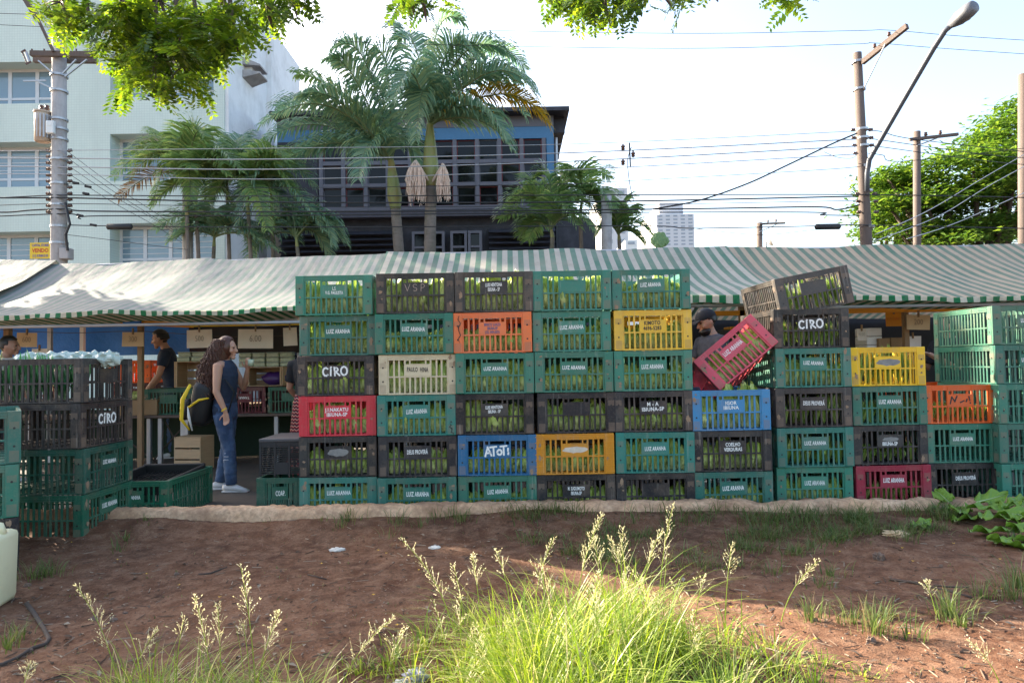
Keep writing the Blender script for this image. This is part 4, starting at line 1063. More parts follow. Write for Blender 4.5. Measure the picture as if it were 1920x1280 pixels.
def person(label, loc_, H, face, arms, top, legs_mt, shoe=None, lean=0, sleeve=.55, hair='short', hairmat=None, beard=False, cap=False, skirt=False, headturn=0, headpitch=0, skin='skin', stance=.0, vneck=True, curl=.5):
    s_ = H / 1.7
    t = thing('person', label, 'person', loc_, (0, 0, R(face))); t.scale = (s_, s_, s_)
    def LX(z): return lean * max(0, z - .95) ** 1.2
    TOR = [(.84, 0, .105, .155), (.92, -.005, .112, .165), (1.05, 0, .098, .138), (1.18, .005, .108, .148), (1.3, .005, .115, .165), (1.385, -.003, .1, .178), (1.435, -.01, .078, .155), (1.47, -.01, .058, .085), (1.5, -.004, .052, .058), (1.56, .008, .05, .05)]
    b = MB()
    b.tube([V((x + LX(z), 0, z)) for z, x, rx, ry in TOR], [(rx, ry) for z, x, rx, ry in TOR], 20, ref=(1, 0, 0))
    hc = V((.022 + LX(1.6), 0, 1.6)); HM = Matrix.Rotation(R(headturn), 3, 'Z') @ Matrix.Rotation(R(headpitch), 3, 'Y')
    b.ell(hc, (.1, .08, .118), 24, 18, M=HM, fn=head_fn)
    def hp(x, y, z): return hc + HM @ V((x, y, z))
    b.tube([hp(.088, 0, .028), hp(.112, 0, -.012), hp(.118, 0, -.026), hp(.098, 0, -.034)], [.008, .012, .014, .008], 8)       # nose
    b.ell(hp(.088, 0, -.062), (.016, .026, .012), 10, 6)                       # lips
    b.ell(hp(.076, 0, -.098), (.026, .03, .022), 10, 6)                        # chin
    for q in (-1, 1):
        b.ell(hp(-.002, q * .078, -.008), (.02, .009, .03), 10, 6)
        b.ell(hp(.082, q * .034, .03), (.014, .026, .008), 8, 6)               # brow
        b.ell(hp(.07, q * .045, -.025), (.022, .022, .02), 8, 6)
    hips = {1: V((0, .085, .86)), -1: V((0, -.085, .86))}; feet = {}
    for q in (-1, 1):
        f = V((stance * q, q * (.09 + .03 * abs(stance)), .085)); kn = V((stance * q * .5 + .03, q * .088, .47)); feet[q] = f
        b.tube([hips[q], kn.lerp(hips[q], .5), kn, kn.lerp(f, .35), f], [.092, .078, .056, .056, .037], 14)
        b.tube([f + V((-.05, 0, -.045)), f + V((.06, 0, -.05)), f + V((.16, q * .01, -.06))], [(.04, .036), (.042, .04), (.035, .022)], 10, ref=(0, 1, 0))
    for q in (-1, 1):
        sh = V((LX(1.41) - .005, q * .185, 1.4)); el, wr = [V(p) for p in arms[q][:2]]
        b.tube([V((LX(1.4), q * .1, 1.41)), sh, sh.lerp(el, .5), el, el.lerp(wr, .4), wr], [.06, .056, .047, .038, .036, .024], 12)
        add_hand(b, wr, (wr - el).normalized() if len(arms[q]) < 3 else V(arms[q][2]), (1, 0, 0) if abs((wr - el).normalized().x) < .8 else (0, q, 0), curl, 1)
    remesh_obj(b, 'body', M[skin], t, .0085, 3)
    # shirt
    c = MB(); e = .013
    c.tube([V((x + LX(z), 0, z)) for z, x, rx, ry in TOR[0:8]], [(rx + e, ry + e) for z, x, rx, ry in TOR[0:8]], 20, ref=(1, 0, 0))
    for q in (-1, 1):
        sh = V((LX(1.41) - .005, q * .185, 1.4)); el, wr = [V(p) for p in arms[q][:2]]
        if sleeve > 0: c.tube([V((LX(1.4), q * .1, 1.41)), sh, sh.lerp(el, sleeve), sh.lerp(el, sleeve + .12)], [.066, .07, .066, .066], 14)
    wrinkle(remesh_obj(c, 'shirt', top, t, .011, 2), .007, 3)
    c = MB()
    if skirt:
        c.tube([V((0, 0, z)) for z in (1.06, .95, .8, .5, .2, .08)], [(.115, .155), (.13, .185), (.15, .2), (.19, .23), (.23, .27), (.25, .28)], 28, ref=(1, 0, 0))
        c.build('skirt', legs_mt, t, True)
    else:
        c.tube([V((0, 0, z)) for z in (1.0, .92, .84, .79)], [(.115, .16), (.125, .178), (.12, .17), (.09, .14)], 20, ref=(1, 0, 0))
        for q in (-1, 1):
            f = feet[q]; kn = V((stance * q * .5 + .03, q * .088, .47))
            c.tube([hips[q], kn.lerp(hips[q], .5), kn, kn.lerp(f, .4), f + V((0, 0, .0))], [.1, .088, .07, .07, .062], 14)
        wrinkle(remesh_obj(c, 'trousers', legs_mt, t, .011, 2), .009, 8)
    if shoe:
        for q in (-1, 1):
            f = feet[q]; c = MB()
            c.tube([f + V((-.085, 0, -.04)), f + V((-.05, 0, -.035)), f + V((.04, 0, -.038)), f + V((.12, q * .01, -.055)), f + V((.185, q * .012, -.066))], [(.035, .03), (.048, .045), (.05, .043), (.046, .028), (.03, .016)], 12, ref=(0, 1, 0))
            c.bbox(f + V((-.095, -.046, -.085)), f + V((.195, .046, -.066)), .01)
            c.build('shoe', shoe, t, True)
    ey = MB()
    for q in (-1, 1): ey.ell(hp(.086, q * .034, .012), (.012, .012, .008), 10, 6)
    ey.build('eyes', M['black'], t, True)
    hm = hairmat or M['hair']
    if hair == 'short':
        c = MB()
        def hfn(d):
            face = d.x > .2 and d.z < .52
            if face or d.z < -.35: return .84
            k = 1.075 + .02 * math.sin(d.x * 17 + d.y * 13) + .012 * math.sin(d.z * 31)
            if d.x > -.1 and d.z < .1: k = .93
            return k
        c.ell(hc + HM @ V((-.006, 0, .012)), (.104, .083, .12), 32, 24, M=HM, fn=hfn); c.build('hair', hm, t, True)
    if beard:
        c = MB()
        c.ell(hp(.052, 0, -.08), (.062, .066, .055), 24, 16, M=HM, fn=lambda d: 1 + .06 * math.sin(d.y * 19) * math.sin(d.z * 17) if d.z < .35 else .8); c.build('beard', hm, t, True)
    if cap:
        c = MB()
        c.ell(hp(-.005, 0, .04), (.112, .092, .095), 28, 18, M=HM, fn=lambda d: 1.0 if d.z > -.12 else .8)
        c.tube([hp(.07, 0, .045), hp(.12, 0, .038), hp(.165, 0, .02)], [(.07, .006), (.066, .006), (.045, .004)], 14, ref=HM @ V((0, 1, 0)))
        c.build('cap', M['blacktee'], t, True)
    return t, hp, s_
# woman in profile with backpack
GX = at(423, 915, 7.16).x
gt, ghp, gs = person('woman with long curly auburn hair and backpack standing sideways in torn jeans', (GX, 7.16, 0), 1.57, 0,
    {-1: ((-.0, -.235, 1.12), (.1, -.235, .9), (.12, 0, -1)), 1: ((.12, .25, 1.14), (.2, .13, 1.36), (.25, -.5, .75))},
    M['navy'], M['jeans'], M['shoe'], 0, 0, hair='none', stance=-.1, headpitch=4, curl=.55)
c = MB(); rr = random.Random(4)
c.ell(ghp(-.012, 0, .022), (.108, .092, .118), 28, 20, fn=lambda d: .8 if (d.x > .66 and d.z < .66) else 1.05 + .03 * math.sin(d.y * 23 + d.z * 11))
c.tube([ghp(-.01, 0, .115), ghp(-.03, 0, .06), ghp(-.055, 0, -.04), ghp(-.085, 0, -.16), ghp(-.105, 0, -.3), ghp(-.11, 0, -.45), ghp(-.1, 0, -.56)],
       [(.05, .05), (.085, .096), (.1, .112), (.105, .145), (.105, .16), (.09, .14), (.05, .09)], 18, ref=(1, 0, 0))
for k in range(330):       # curls
    a = rr.uniform(0, 2 * math.pi); x0_, y0_ = -.055 + .09 * math.cos(a), .105 * math.sin(a)
    if x0_ > .0 and abs(y0_) < .09: x0_ -= .05
    L = rr.uniform(.3, .66); ph = rr.uniform(0, 6); tw = rr.uniform(26, 42); pts = []
    for i in range(20):
        q = i / 19; z = .1 - L * 1.1 * q - .06 * rr.random() * 0
        sp = 1 + .75 * q
        amp = .012 + .008 * q
        pts.append(ghp(x0_ * sp - .05 * q + amp * math.cos(ph + q * tw), y0_ * sp + amp * math.sin(ph + q * tw), z))
    c.tube(pts, [.0055] * 19 + [.002], 4)
c.build('hair', M['hair_red'], gt, True)
c = MB()   # rips at the knee
for k in range(7): c.bbox((.045 + .003 * k, -.165 + .004 * k, .36 + .035 * k), (.1, -.135, .372 + .035 * k), .003)
c.build('jean_rips', mat('frayed_denim', (.33, .36, .42), .9, .5, 30), gt)
c = MB(); c.tube([V((.082, -.235, .93)), V((.09, -.235, .918))], [.032, .032], 12); c.build('bracelet', M['yellow'], gt)
# backpack
bp = thing('backpack', 'black backpack with yellow and white trim on the curly haired woman', 'backpack', (GX - .215 * gs, 7.13, 1.0 * gs), (R(6), R(12), R(8)))
bp.scale = (.92, .92, .92)
c = MB(); c.bbox((-.13, -.16, -.26), (.1, .16, .24), .07); c.bbox((-.19, -.13, -.22), (-.12, .13, .02), .04); c.build('pack', M['bagblack'], bp, True)
c = MB(); c.tube([V((-.14, -.17, .2)), V((-.19, -.175, .02)), V((-.165, -.172, -.2)), V((-.06, -.168, -.3))], [(.016, .012), (.024, .012), (.02, .012), (.01, .01)], 10, ref=(1, 0, 0)); c.tube([V((-.12, -.172, -.06)), V((-.02, -.174, .05)), V((.08, -.172, .09))], [(.012, .008), (.014, .008), (.008, .008)], 8, ref=(0, 0, 1)); c.build('yellow_trim', M['yellow'], bp, True)
c = MB(); c.tube([V((-.12, -.176, -.05)), V((-.09, -.178, -.16)), V((-.03, -.174, -.3))], [(.006, .008), (.016, .008), (.008, .008)], 8, ref=(1, 0, 0)); c.build('white_trim', M['white'], bp, True)
c = MB()
for q in (-1, 1): c.tube([V((.09, q * .1, .22)), V((.2, q * .12, .32)), V((.32, q * .12, .2)), V((.3, q * .13, -.05)), V((.1, q * .12, -.2))], [(.02, .006)] * 5, 8, ref=(0, 1, 0))
c.build('strap', M['bagblack'], bp, True)
cu = MB(); cu.tube([V((0, 0, 0)), V((0, 0, .07))], [.028, .033], 14); o = cu.build('cup', M['tub'], None, True)
o.location = V((GX, 7.16, 0)) + V((.255, .09, 1.4)) * gs; tag(o, 'small clear cup held up by the curly haired woman', 'cup')
# man in navy T-shirt behind the table
person('dark haired man in a navy T-shirt leaning over the trestle table', (at(318, 700, 9.85).x, 9.95, 0), 1.82, 205,
       {-1: ((.12, -.3, 1.14), (.3, -.24, .92), (.5, .1, -.85)), 1: ((.16, .27, 1.12), (.32, .2, .9), (.5, 0, -.85))}, M['navy'], M['jeans'], M['shoe'], .22, .5, headturn=-12, headpitch=14)
person('balding man in white shirt seen from the side at the left edge', (at(8, 660, 7.9).x, 7.9, 0), 1.66, 12,
       {-1: ((.03, -.26, 1.13), (.18, -.24, .98)), 1: ((.03, .26, 1.13), (.18, .22, .98))}, M['white'], M['blacktee'], M['shoe'], .05, .6, headturn=0, skin='skin_d')
person('bearded man in black cap and glasses looking down behind the tipped crate', (at(1340, 610, 7.3).x, 7.3, 0), 1.79, 196,
       {-1: ((.1, -.28, 1.14), (.32, -.2, 1.06)), 1: ((.1, .28, 1.14), (.32, .2, 1.06))}, M['greytee'], M['jeans'], M['shoe'], .12, .5, beard=True, cap=True, headturn=0, headpitch=20, hair='short')
def zigzag_mat():
    t = NT('zigzag_skirt'); v = t.coord('Object'); w = t.n('ShaderNodeTexWave'); w.wave_type = 'BANDS'; w.bands_direction = 'Z'
    mp = t.n('ShaderNodeMapping'); mp.inputs['Scale'].default_value = (1, 1, 1); t.l(v, mp.inputs['Vector'])
    sp = t.n('ShaderNodeSeparateXYZ'); t.l(v, sp.inputs[0])
    z = t.math('ADD', t.math('MULTIPLY', sp.outputs[2], 26), t.math('MULTIPLY', t.math('ABSOLUTE', t.math('SUBTRACT', t.math('FRACT', t.math('MULTIPLY', sp.outputs[1], 18)), .5)), .8))
    f = t.math('FRACT', z); c = t.ramp(f, [(.0, (.02, .01, .012)), (.28, (.02, .01, .012)), (.32, (.3, .015, .025)), (.6, (.3, .015, .025)), (.66, (.55, .4, .3)), (.76, (.55, .4, .3)), (.8, (.12, .01, .03))])
    t.t.nodes.remove(w); return t.done(t.pbr(c, .9))
person('woman in black top and red zigzag skirt half hidden by the tall crates', (at(578, 700, 7.2).x, 7.2, 0), 1.58, 75,
       {-1: ((-.06, -.25, 1.13), (.04, -.27, .92), (.1, 0, -1)), 1: ((.03, .26, 1.13), (.18, .25, 1.0))}, M['blacktee'], zigzag_mat(), M['shoe'], 0, .6, skirt=True)
person('dark clothed person mostly hidden behind the empty right stack', (at(1782, 660, 7.3).x, 7.3, 0), 1.7, 185,
       {-1: ((.1, -.24, 1.15), (.3, -.2, 1.28), (.9, 0, .3)), 1: ((.12, .24, 1.15), (.36, .16, 1.3), (.95, 0, .25))}, M['blacktee'], M['jeans'], M['shoe'], .05, .7)
# ------------------------------------------------------------------ utility poles
YP = 16.0
def pole(label, px, ytop, r0, r1, mt, Y=YP, pxb=None):
    top = at(px, ytop, Y); base = at(pxb if pxb else px, 690, Y); base = V((base.x, Y, 0))
    t = thing('utility_pole', label, 'utility pole', base, group='utility poles along the street')
    m = MB(); m.tube([V((0, 0, 0)), (top - base) * .5, top - base], [r0, (r0 + r1) / 2, r1], 20); m.build('pole', mt, t, True)
    return t, base
def insulator(parent, p, d=(0, 0, 1), s=1.0, nm='insulator'):
    d = V(d).normalized(); m = MB(); p = V(p)
    m.tube([p, p + d * .04 * s, p + d * .045 * s, p + d * .08 * s, p + d * .085 * s, p + d * .13 * s, p + d * .15 * s], [.02 * s, .022 * s, .05 * s, .05 * s, .032 * s, .05 * s, .02 * s], 10)
    return m.build(nm, M['ceramic'], parent, True)
lp, lb = pole('grey concrete utility pole with a tan transformer at the left', 111, -40, .19, .145, M['concrete'])
def rl_(px, py, Y=YP): return at(px, py, Y) - lb
m = MB(); m.bar(rl_(58, 101, YP - .22), rl_(182, 103, YP - .22), .1, .12); m.bar(rl_(64, 113, YP + .2), rl_(182, 114, YP + .2), .1, .12); m.build('crossarm', M['pole_wood'], lp)
for px in (60, 83, 143, 164):
    m = MB(); p = rl_(px, 100, YP - .22); m.tube([p, p + V((0, 0, .1))], .02, 6); m.build('pin', M['ceramic'], lp)
m = MB()
for a, b in (((72, 114), (100, 138)), ((143, 112), (118, 138)), ((163, 112), (122, 144)), ((62, 20), (103, 98))): m.bar(rl_(*a, YP - .24), rl_(*b, YP - .2), .035, .03)
m.build('brace', M['steel'], lp)
m = MB(); m.bar(rl_(30, -30, YP - .2), rl_(70, 35, YP - .25), .1, .1); m.bar(rl_(66, 25, YP - .25), rl_(100, 97, YP - .3), .05, .05); m.build('arm', M['pole_wood'], lp)
m = MB()
for py in (143, 172, 225, 243, 262, 300, 345, 385, 425, 456):
    p = rl_(111, py); m.tube([p - V((0, 0, .025)), p + V((0, 0, .025))], .19, 20)
m.build('band', M['steel'], lp)
m = MB(); m.bar(rl_(44, 152, YP - .3), rl_(86, 151, YP - .3), .03, .03); m.bar(rl_(72, 154, YP - .3), rl_(103, 168, YP - .2), .03, .03); m.build('bracket', M['steel'], lp)
for k in range(11):
    py = 283 + k * 11.5
    for s_ in (-1, 1): insulator(lp, rl_(111 + s_ * 15, py, YP - .1), (s_, 0, .15), .8)
m = MB(); p = rl_(127, 478); m.bbox(p + V((-.08, -.2, -.12)), p + V((.14, .02, .14)), .02); m.build('junction_box', M['concrete'], lp)
m = MB(); m.tube([rl_(122, 380, YP - .2), rl_(131, 420, YP - .25), rl_(123, 440, YP - .25), rl_(127, 470, YP - .2)], .03, 8); m.build('conduit', M['cable'], lp)
# transformer
c = at(80, 237, YP - .1); tr = thing('transformer', 'rust stained tan cylindrical transformer on the concrete pole', 'transformer', c)
M['tan'] = mat('tan_rusty_paint', (.5, .4, .31), .6, .15, 4, .2, dirt=(.3, .15, .08), damt=.8, dscale=2.5, stretch=(1, 1, .35))
m = MB(); m.tube([V((0, 0, -.38)), V((0, 0, -.36)), V((0, 0, .3)), V((0, 0, .33))], [.13, .165, .165, .13], 20); m.build('tank', M['tan'], tr, True)
m = MB(); m.tube([V((0, 0, .31)), V((0, 0, .35))], [.185, .185], 20); m.build('lid', M['tan'], tr)
m = MB()
for k in range(5): a = -1.6 + k * .4; m.box((.16 * math.cos(a) - .01, .16 * math.sin(a) - .03, -.3), (.19 * math.cos(a) + .01, .19 * math.sin(a), .25))
m.bar(V((.12, .05, .1)), V((.4, .05, .1)), .05, .05); m.bar(V((.12, .05, -.15)), V((.4, .05, -.15)), .05, .05); m.build('bracket', M['steel'], tr)
for dx in (-.03, .1): insulator(tr, (dx, 0, .34), (0, 0, 1), 1.1, 'bushing')
c = at(95, 239, YP - .32); m = MB(); m.bbox((-.09, -.05, -.15), (.09, .05, .15), .02); m.bbox((-.05, -.056, .02), (.04, -.05, .045), .001); o = m.build('meter_box', M['white']); o.location = c; tag(o, 'small white box clamped in front of the transformer', 'meter box')
c = at(53, 108, YP - .3); fu = thing('fuse_cutout', 'drop-out fuse hanging from the end of the left crossarm', 'fuse', c)
m = MB(); m.tube([V((-.06, 0, .14)), V((.04, 0, -.13))], .035, 10); m.build('insulator', M['steel'], fu); m = MB(); m.bar(V((-.13, -.05, .1)), V((-.03, -.05, .16)), .03); m.bar(V((-.02, -.05, -.18)), V((.1, -.05, -.12)), .03); m.tube([V((-.11, -.05, .12)), V((.0, -.06, -.14))], .015, 6); m.build('fuse_tube', M['ceramic'], fu)

rp, rb = pole('brown wooden utility pole with a raised diagonal arm at the right', 1607, 100, .16, .1, M['pole_wood'], YP, 1637)
def rr_(px, py, Y=YP): return at(px, py, Y) - rb
m = MB(); m.bar(rr_(1617, 117, YP - .14), rr_(1701, 49, YP - 1.2), .09, .12); m.build('crossarm', M['pole_wood'], rp)
m = MB(); m.tube([rr_(1660, 83, YP - .75), rr_(1619, 167, YP - .12)], .018, 8); m.build('brace', M['steel'], rp)
for px, py, Y in ((1640, 88, YP - .45), (1667, 66, YP - .8)): insulator(rp, rr_(px, py + 4, Y), (0, 0, 1), .8)
m = MB()
for py, px in ((117, 1608), (168, 1611), (243, 1616), (259, 1617), (274, 1618), (312, 1621), (336, 1622), (358, 1624), (425, 1628)):
    p = rr_(px, py); m.tube([p - V((0, 0, .025)), p + V((0, 0, .025))], .14, 16)
m.build('band', M['steel'], rp)
for py, px in ((244, 1616), (259, 1617), (273, 1618), (288, 1620), (364, 1624), (378, 1626), (398, 1627)):
    for s_ in (-1, 1): insulator(rp, rr_(px + s_ * 11, py, YP - .08), (s_, 0, .1), .8)
sl = thing('street_lamp', 'grey street lamp on a long slanting arm clamped to the brown pole', 'street lamp', at(1628, 360, YP - .2))
def ls(px, py, Y): return at(px, py, Y) - V(sl.location)
m = MB(); m.tube([ls(1626, 358, YP - .2), ls(1626, 325, YP - .2), ls(1630, 300, YP - .3), ls(1640, 282, YP - .45), ls(1690, 195, YP - 1.1), ls(1750, 92, YP - 1.9), ls(1772, 58, YP - 2.15), ls(1786, 46, YP - 2.25)], .055, 12); m.build('arm', mat('lamp_arm_paint', (.09, .1, .12), .5, .1), sl, True)
p0, p1 = ls(1782, 48, YP - 2.2), ls(1829, 10, YP - 2.7)
d = (p1 - p0).normalized()
hd = MB(); hd.tube([p0 - d * .04, p0 + d * .05, p0.lerp(p1, .35), p0.lerp(p1, .75), p1 - d * .03, p1], [(.05, .05), (.11, .09), (.2, .14), (.21, .15), (.17, .13), (.11, .09)], 18, ref=(0, 1, 0)); hd.build('lamp_housing', mat('lamp_grey', (.13, .135, .15), .5, .1), sl, True)
nrm = V((d.z, 0, -d.x)).normalized()
gl = MB(); gl.tube([p0.lerp(p1, .3) + nrm * .05, p0.lerp(p1, .55) + nrm * .075, p0.lerp(p1, .85) + nrm * .055], [(.09, .07), (.13, .08), (.08, .06)], 14, ref=(0, 1, 0)); gl.build('lens', mat('lamp_lens', (.38, .36, .33), .3, .1), sl, True)

def simple_pole(label, px, ytop, Y, r, arm=None, mt='pole_wood', knobs=()):
    t, b = pole(label, px, ytop, r * 1.15, r, M[mt], Y)
    if arm:
        (ax, ay), (bx_, by) = arm
        m = MB(); m.bar(at(ax, ay, Y - r) - b, at(bx_, by, Y - r) - b, .1, .1); m.build('crossarm', M[mt], t)
        m = MB(); m.tube([at(bx_ - (bx_ - ax) * .25, by + 1, Y - r) - b, at(px, ytop + 40 * 16 / Y, Y - r) - b], .025, 6); m.build('brace', M['steel'], t)
    for kx, ky in knobs: insulator(t, at(kx, ky, Y - r) - b, (0, 0, 1), 1.2)
    return t
simple_pole('thin brown utility pole with a short crossarm before the right tree', 1719, 247, 24, .12, ((1705, 262), (1796, 252)), 'pole_wood', ((1736, 257), (1763, 254)))
simple_pole('small far utility pole with a crossarm beyond the awning', 1424, 418, 38, .16, ((1424, 420), (1472, 418)), 'pole_wood', ((1440, 418), (1455, 417)))
simple_pole('utility pole cut off by the right edge of the view', 1919, 140, 20, .14, None, 'pole_wood')
simple_pole('dark concrete pole behind the palm clump at left', 352, 300, 18.2, .13, None, 'concrete')
simple_pole('short grey concrete post beside the right palms', 1137, 366, 17, .13, None, 'concrete')

# ------------------------------------------------------------------ wires
WG = 'overhead wires along the street'
def wire(pts, label, r=.011, mt='cable', Y=YP - .15, name='power_line', cat='wire'):
    return polyline(pts, Y, r, M[mt], name, label, cat, WG)
wire([(-60, 284), (125, 282), (520, 278), (1060, 270.6), (1605, 246)], 'topmost of four pale power lines crossing before the big palms', .008, 'wire')
wire([(-60, 296), (125, 297), (520, 298.6), (1060, 287), (1606, 261)], 'second of four pale power lines crossing before the big palms', .013, 'wire')
wire([(-60, 311), (125, 313), (520, 317.5), (1060, 303), (1607, 274)], 'third of four pale power lines crossing before the big palms', .013, 'wire')
wire([(-60, 326), (125, 327), (520, 336), (1060, 319), (1608, 289)], 'lowest of four pale power lines crossing before the big palms', .01, 'wire')
wire([(120, 345), (520, 352), (1060, 345), (1145, 341), (1575, 316), (1610, 306)], 'thin lone wire below the four pale power lines', .007)
wire([(-60, 374), (98, 366), (125, 366), (520, 368), (1060, 366), (1605, 365), (1990, 372)], 'uppermost black telephone cable in the low bundle', .013)
wire([(-60, 371), (98, 371), (125, 371), (520, 379), (1060, 379), (1610, 368)], 'thick black cable just under the uppermost telephone cable', .018)
wire([(-60, 388), (125, 382), (520, 388), (1060, 386), (1610, 376)], 'thin black cable in the middle of the low bundle', .008)
wire([(-60, 396), (10, 398), (60, 394), (125, 392), (180, 396), (520, 397), (1060, 394), (1330, 391), (1530, 388), (1570, 393), (1612, 384)], 'thick looping black cable in the low bundle', .018)
wire([(-60, 408), (125, 401), (150, 410), (180, 405), (520, 404), (1060, 399), (1510, 398), (1540, 403), (1612, 404)], 'lower looping black cable in the low bundle', .014)
wire([(128, 422), (240, 424), (520, 426), (1060, 424), (1240, 424), (1300, 428), (1520, 424), (1612, 422), (1990, 430)], 'lowest black cable carrying the splice closures', .012)
wire([(1225, 392), (1310, 376), (1400, 345), (1480, 308), (1560, 270), (1607, 250)], 'black cable rising steeply to the brown pole', .02)
for i, (a, b, w) in enumerate((((125, 283), (300, 405), 'first'), ((128, 297), (290, 408), 'second'), ((128, 311), (300, 418), 'third'), ((128, 325), (285, 420), 'fourth'))):
    wire([a, ((a[0] + b[0]) / 2, (a[1] + b[1]) / 2 + 4), b, (352, b[1] + 42)], w + ' of four slanting service wires falling from the concrete pole', .006, Y=[YP - .1, YP + .6, YP + 1.6, YP + 2.2])
wire([(125, 440), (200, 449), (300, 462), (352, 468)], 'upper drop wire running from the concrete pole behind the awning', .007)
wire([(-60, 24), (440, 38), (590, 46), (900, 57), (1300, 63), (1600, 58), (1667, 57), (1800, 68), (1990, 80)], 'upper of two high wires crossing the open sky', .006, Y=YP - .8)
wire([(-60, 44), (440, 68), (620, 77), (900, 86), (1300, 91), (1600, 83), (1640, 81), (1780, 92), (1990, 106)], 'lower of two high wires crossing the open sky', .006, Y=YP - .45)
wire([(1184, 276), (1177, 300), (1180, 340), (1188, 378)], 'short drop wire hanging beside the line spacer', .01)
for i, (pts, w) in enumerate((([(1628, 245), (1653, 247), (1720, 262), (1990, 292)], 'highest'), ([(1628, 259), (1653, 263), (1850, 290), (1990, 301)], 'second'), ([(1628, 273), (1655, 276), (1850, 302), (1990, 314)], 'third'), ([(1628, 288), (1655, 291), (1700, 302), (1990, 270)], 'fourth'))):
    wire(pts, w + ' of the wires leading right from the brown pole', .009, Y=[YP, YP, YP + .3, YP + 1])
for i, (pts, w) in enumerate((([(1640, 440), (1740, 395), (1850, 330), (1990, 250)], 'upper'), ([(1640, 452), (1760, 405), (1860, 345), (1990, 275)], 'middle'), ([(1700, 448), (1800, 415), (1990, 330)], 'lower'))):
    wire(pts, w + ' of the slanting wires in front of the right tree', .01, 'wire', Y=[YP, YP + 1, YP + 2, YP + 3][:len(pts)])
wire([(1440, 420), (1560, 408), (1612, 402)], 'faint wire from the far small pole to the brown pole', .006, Y=[37, 25, YP])
wire([(1300, 428), (1420, 440), (1515, 432), (1612, 418)], 'thin sagging wire below the lowest black cable', .006)
wire([(1545, 285), (1570, 295), (1595, 297), (1606, 292)], 'small slack loop of wire left of the brown pole', .006)
for px, lab in ((224, 'black splice closure on the lowest cable near the concrete pole'), (1552, 'black splice closure on the lowest cable near the brown pole')):
    m = MB(); m.tube([V((-.3, 0, 0)), V((-.27, 0, 0)), V((.27, 0, 0)), V((.3, 0, 0))], [.03, .07, .07, .03], 12); o = m.build('splice_closure', M['rubber'], None, True); o.location = at(px, 425, YP - .15); tag(o, lab, 'cable splice', 'cable splices')
sp = thing('line_spacer', 'spacer with three dark insulators hung on the pale power lines', 'line spacer', at(1180, 290, YP - .15))
m = MB(); m.tube([at(1180, 268, YP - .15) - V(sp.location), at(1182, 312, YP - .15) - V(sp.location)], .018, 6); m.build('rod', M['cable'], sp)
for x, y in ((1168, 270), (1187, 283), (1168, 298)): insulator(sp, at(x, y, YP - .2) - V(sp.location), (0, 0, -1), 1.0)
m = MB(); m.ell((0, 0, 0), (.05, .05, .05), 6, 4); 
for k, (x, y) in enumerate(((142, 343), (165, 350), (161, 363), (150, 404), (175, 422))):
    m = MB(); m.tube([V((-.07, 0, 0)), V((.07, 0, .0))], .03, 8); o = m.build('cable_clamp', M['rubber']); o.location = at(x, y, YP - .15); o.rotation_euler = (0, R(12), 0); tag(o, 'small black clamp on a cable just right of the concrete pole', 'clamp', 'cable clamps')

# small things showing over the awning ridge
cs = thing('vegetable_sign', 'green cabbage shaped board standing up behind the awning ridge', 'sign', at(1236, 452, 11.5))
m = MB()
for dx, dz, r in ((-.06, .0, .09), (.03, .06, .1), (.09, -.01, .08), (.0, -.05, .1), (-.03, .08, .07)): m.ell((dx, dz * .4, dz), (r, .05, r), 16, 8, fn=lambda d: 1 + .12 * math.sin(d.x * 9 + d.z * 11))
m.build('painted_head', mat('painted_green', (.13, .22, .08), .6, .3, 8), cs)
m = MB(); m.bbox((-.05, -.015, -1.2), (.05, .015, -.08), .004); m.build('stand', M['wood'], cs)
sdh = thing('satellite_dish', 'small grey satellite dish beyond the awning ridge', 'satellite dish', at(1436, 452, 37))
m = MB(); Md = Matrix.Rotation(R(62), 3, 'Y') @ Matrix.Rotation(R(15), 3, 'X')
m.grid(lambda u, v: Md @ V(((.05 + u) * .42 * math.cos(v * 6.2832), (.05 + u) * .42 * math.sin(v * 6.2832), .2 * u * u)), 6, 24); m.build('dish', M['white'], sdh)
m = MB(); m.tube([V((0, 0, -.05)), V((0, 0, -6))], .05, 8); m.build('mast', M['steel'], sdh)
# ------------------------------------------------------------------ palms
M['frond'] = leafmat('palm_leaflet', (.11, .215, .15), (.17, .29, .185), (.3, .38, .2), .4, .22)
M['frond_y'] = leafmat('areca_leaflet', (.1, .19, .07), (.16, .27, .09), (.26, .33, .12), .4, .3)
M['frond_dry'] = leafmat('dry_palm_leaflet', (.17, .09, .025), (.25, .14, .04), (.32, .2, .07), .3, .5)
M['frond_gold'] = leafmat('golden_palm_leaflet', (.3, .2, .02), (.42, .27, .03), (.25, .2, .04), .35, .4)
M['rachis'] = mat('palm_rachis', (.12, .16, .06), .5, .2)
M['ptrunk'] = mat('palm_trunk_bark', (.2, .165, .14), .9, .35, 3, .6, dirt=(.06, .07, .04), damt=.7, stretch=(1, 1, 8))
M['shaft'] = mat('palm_crownshaft', (.22, .25, .08), .5, .25, 2, .1, dirt=(.3, .17, .06), damt=.7, stretch=(2, 2, .4))
M['infl'] = mat('dry_flower_strands', (.68, .52, .42), .8, .3, 20)
def bez(p0, p1, p2, n): return [p0 * ((1 - t) ** 2) + p1 * (2 * t * (1 - t)) + p2 * (t * t) for t in [i / n for i in range(n + 1)]]
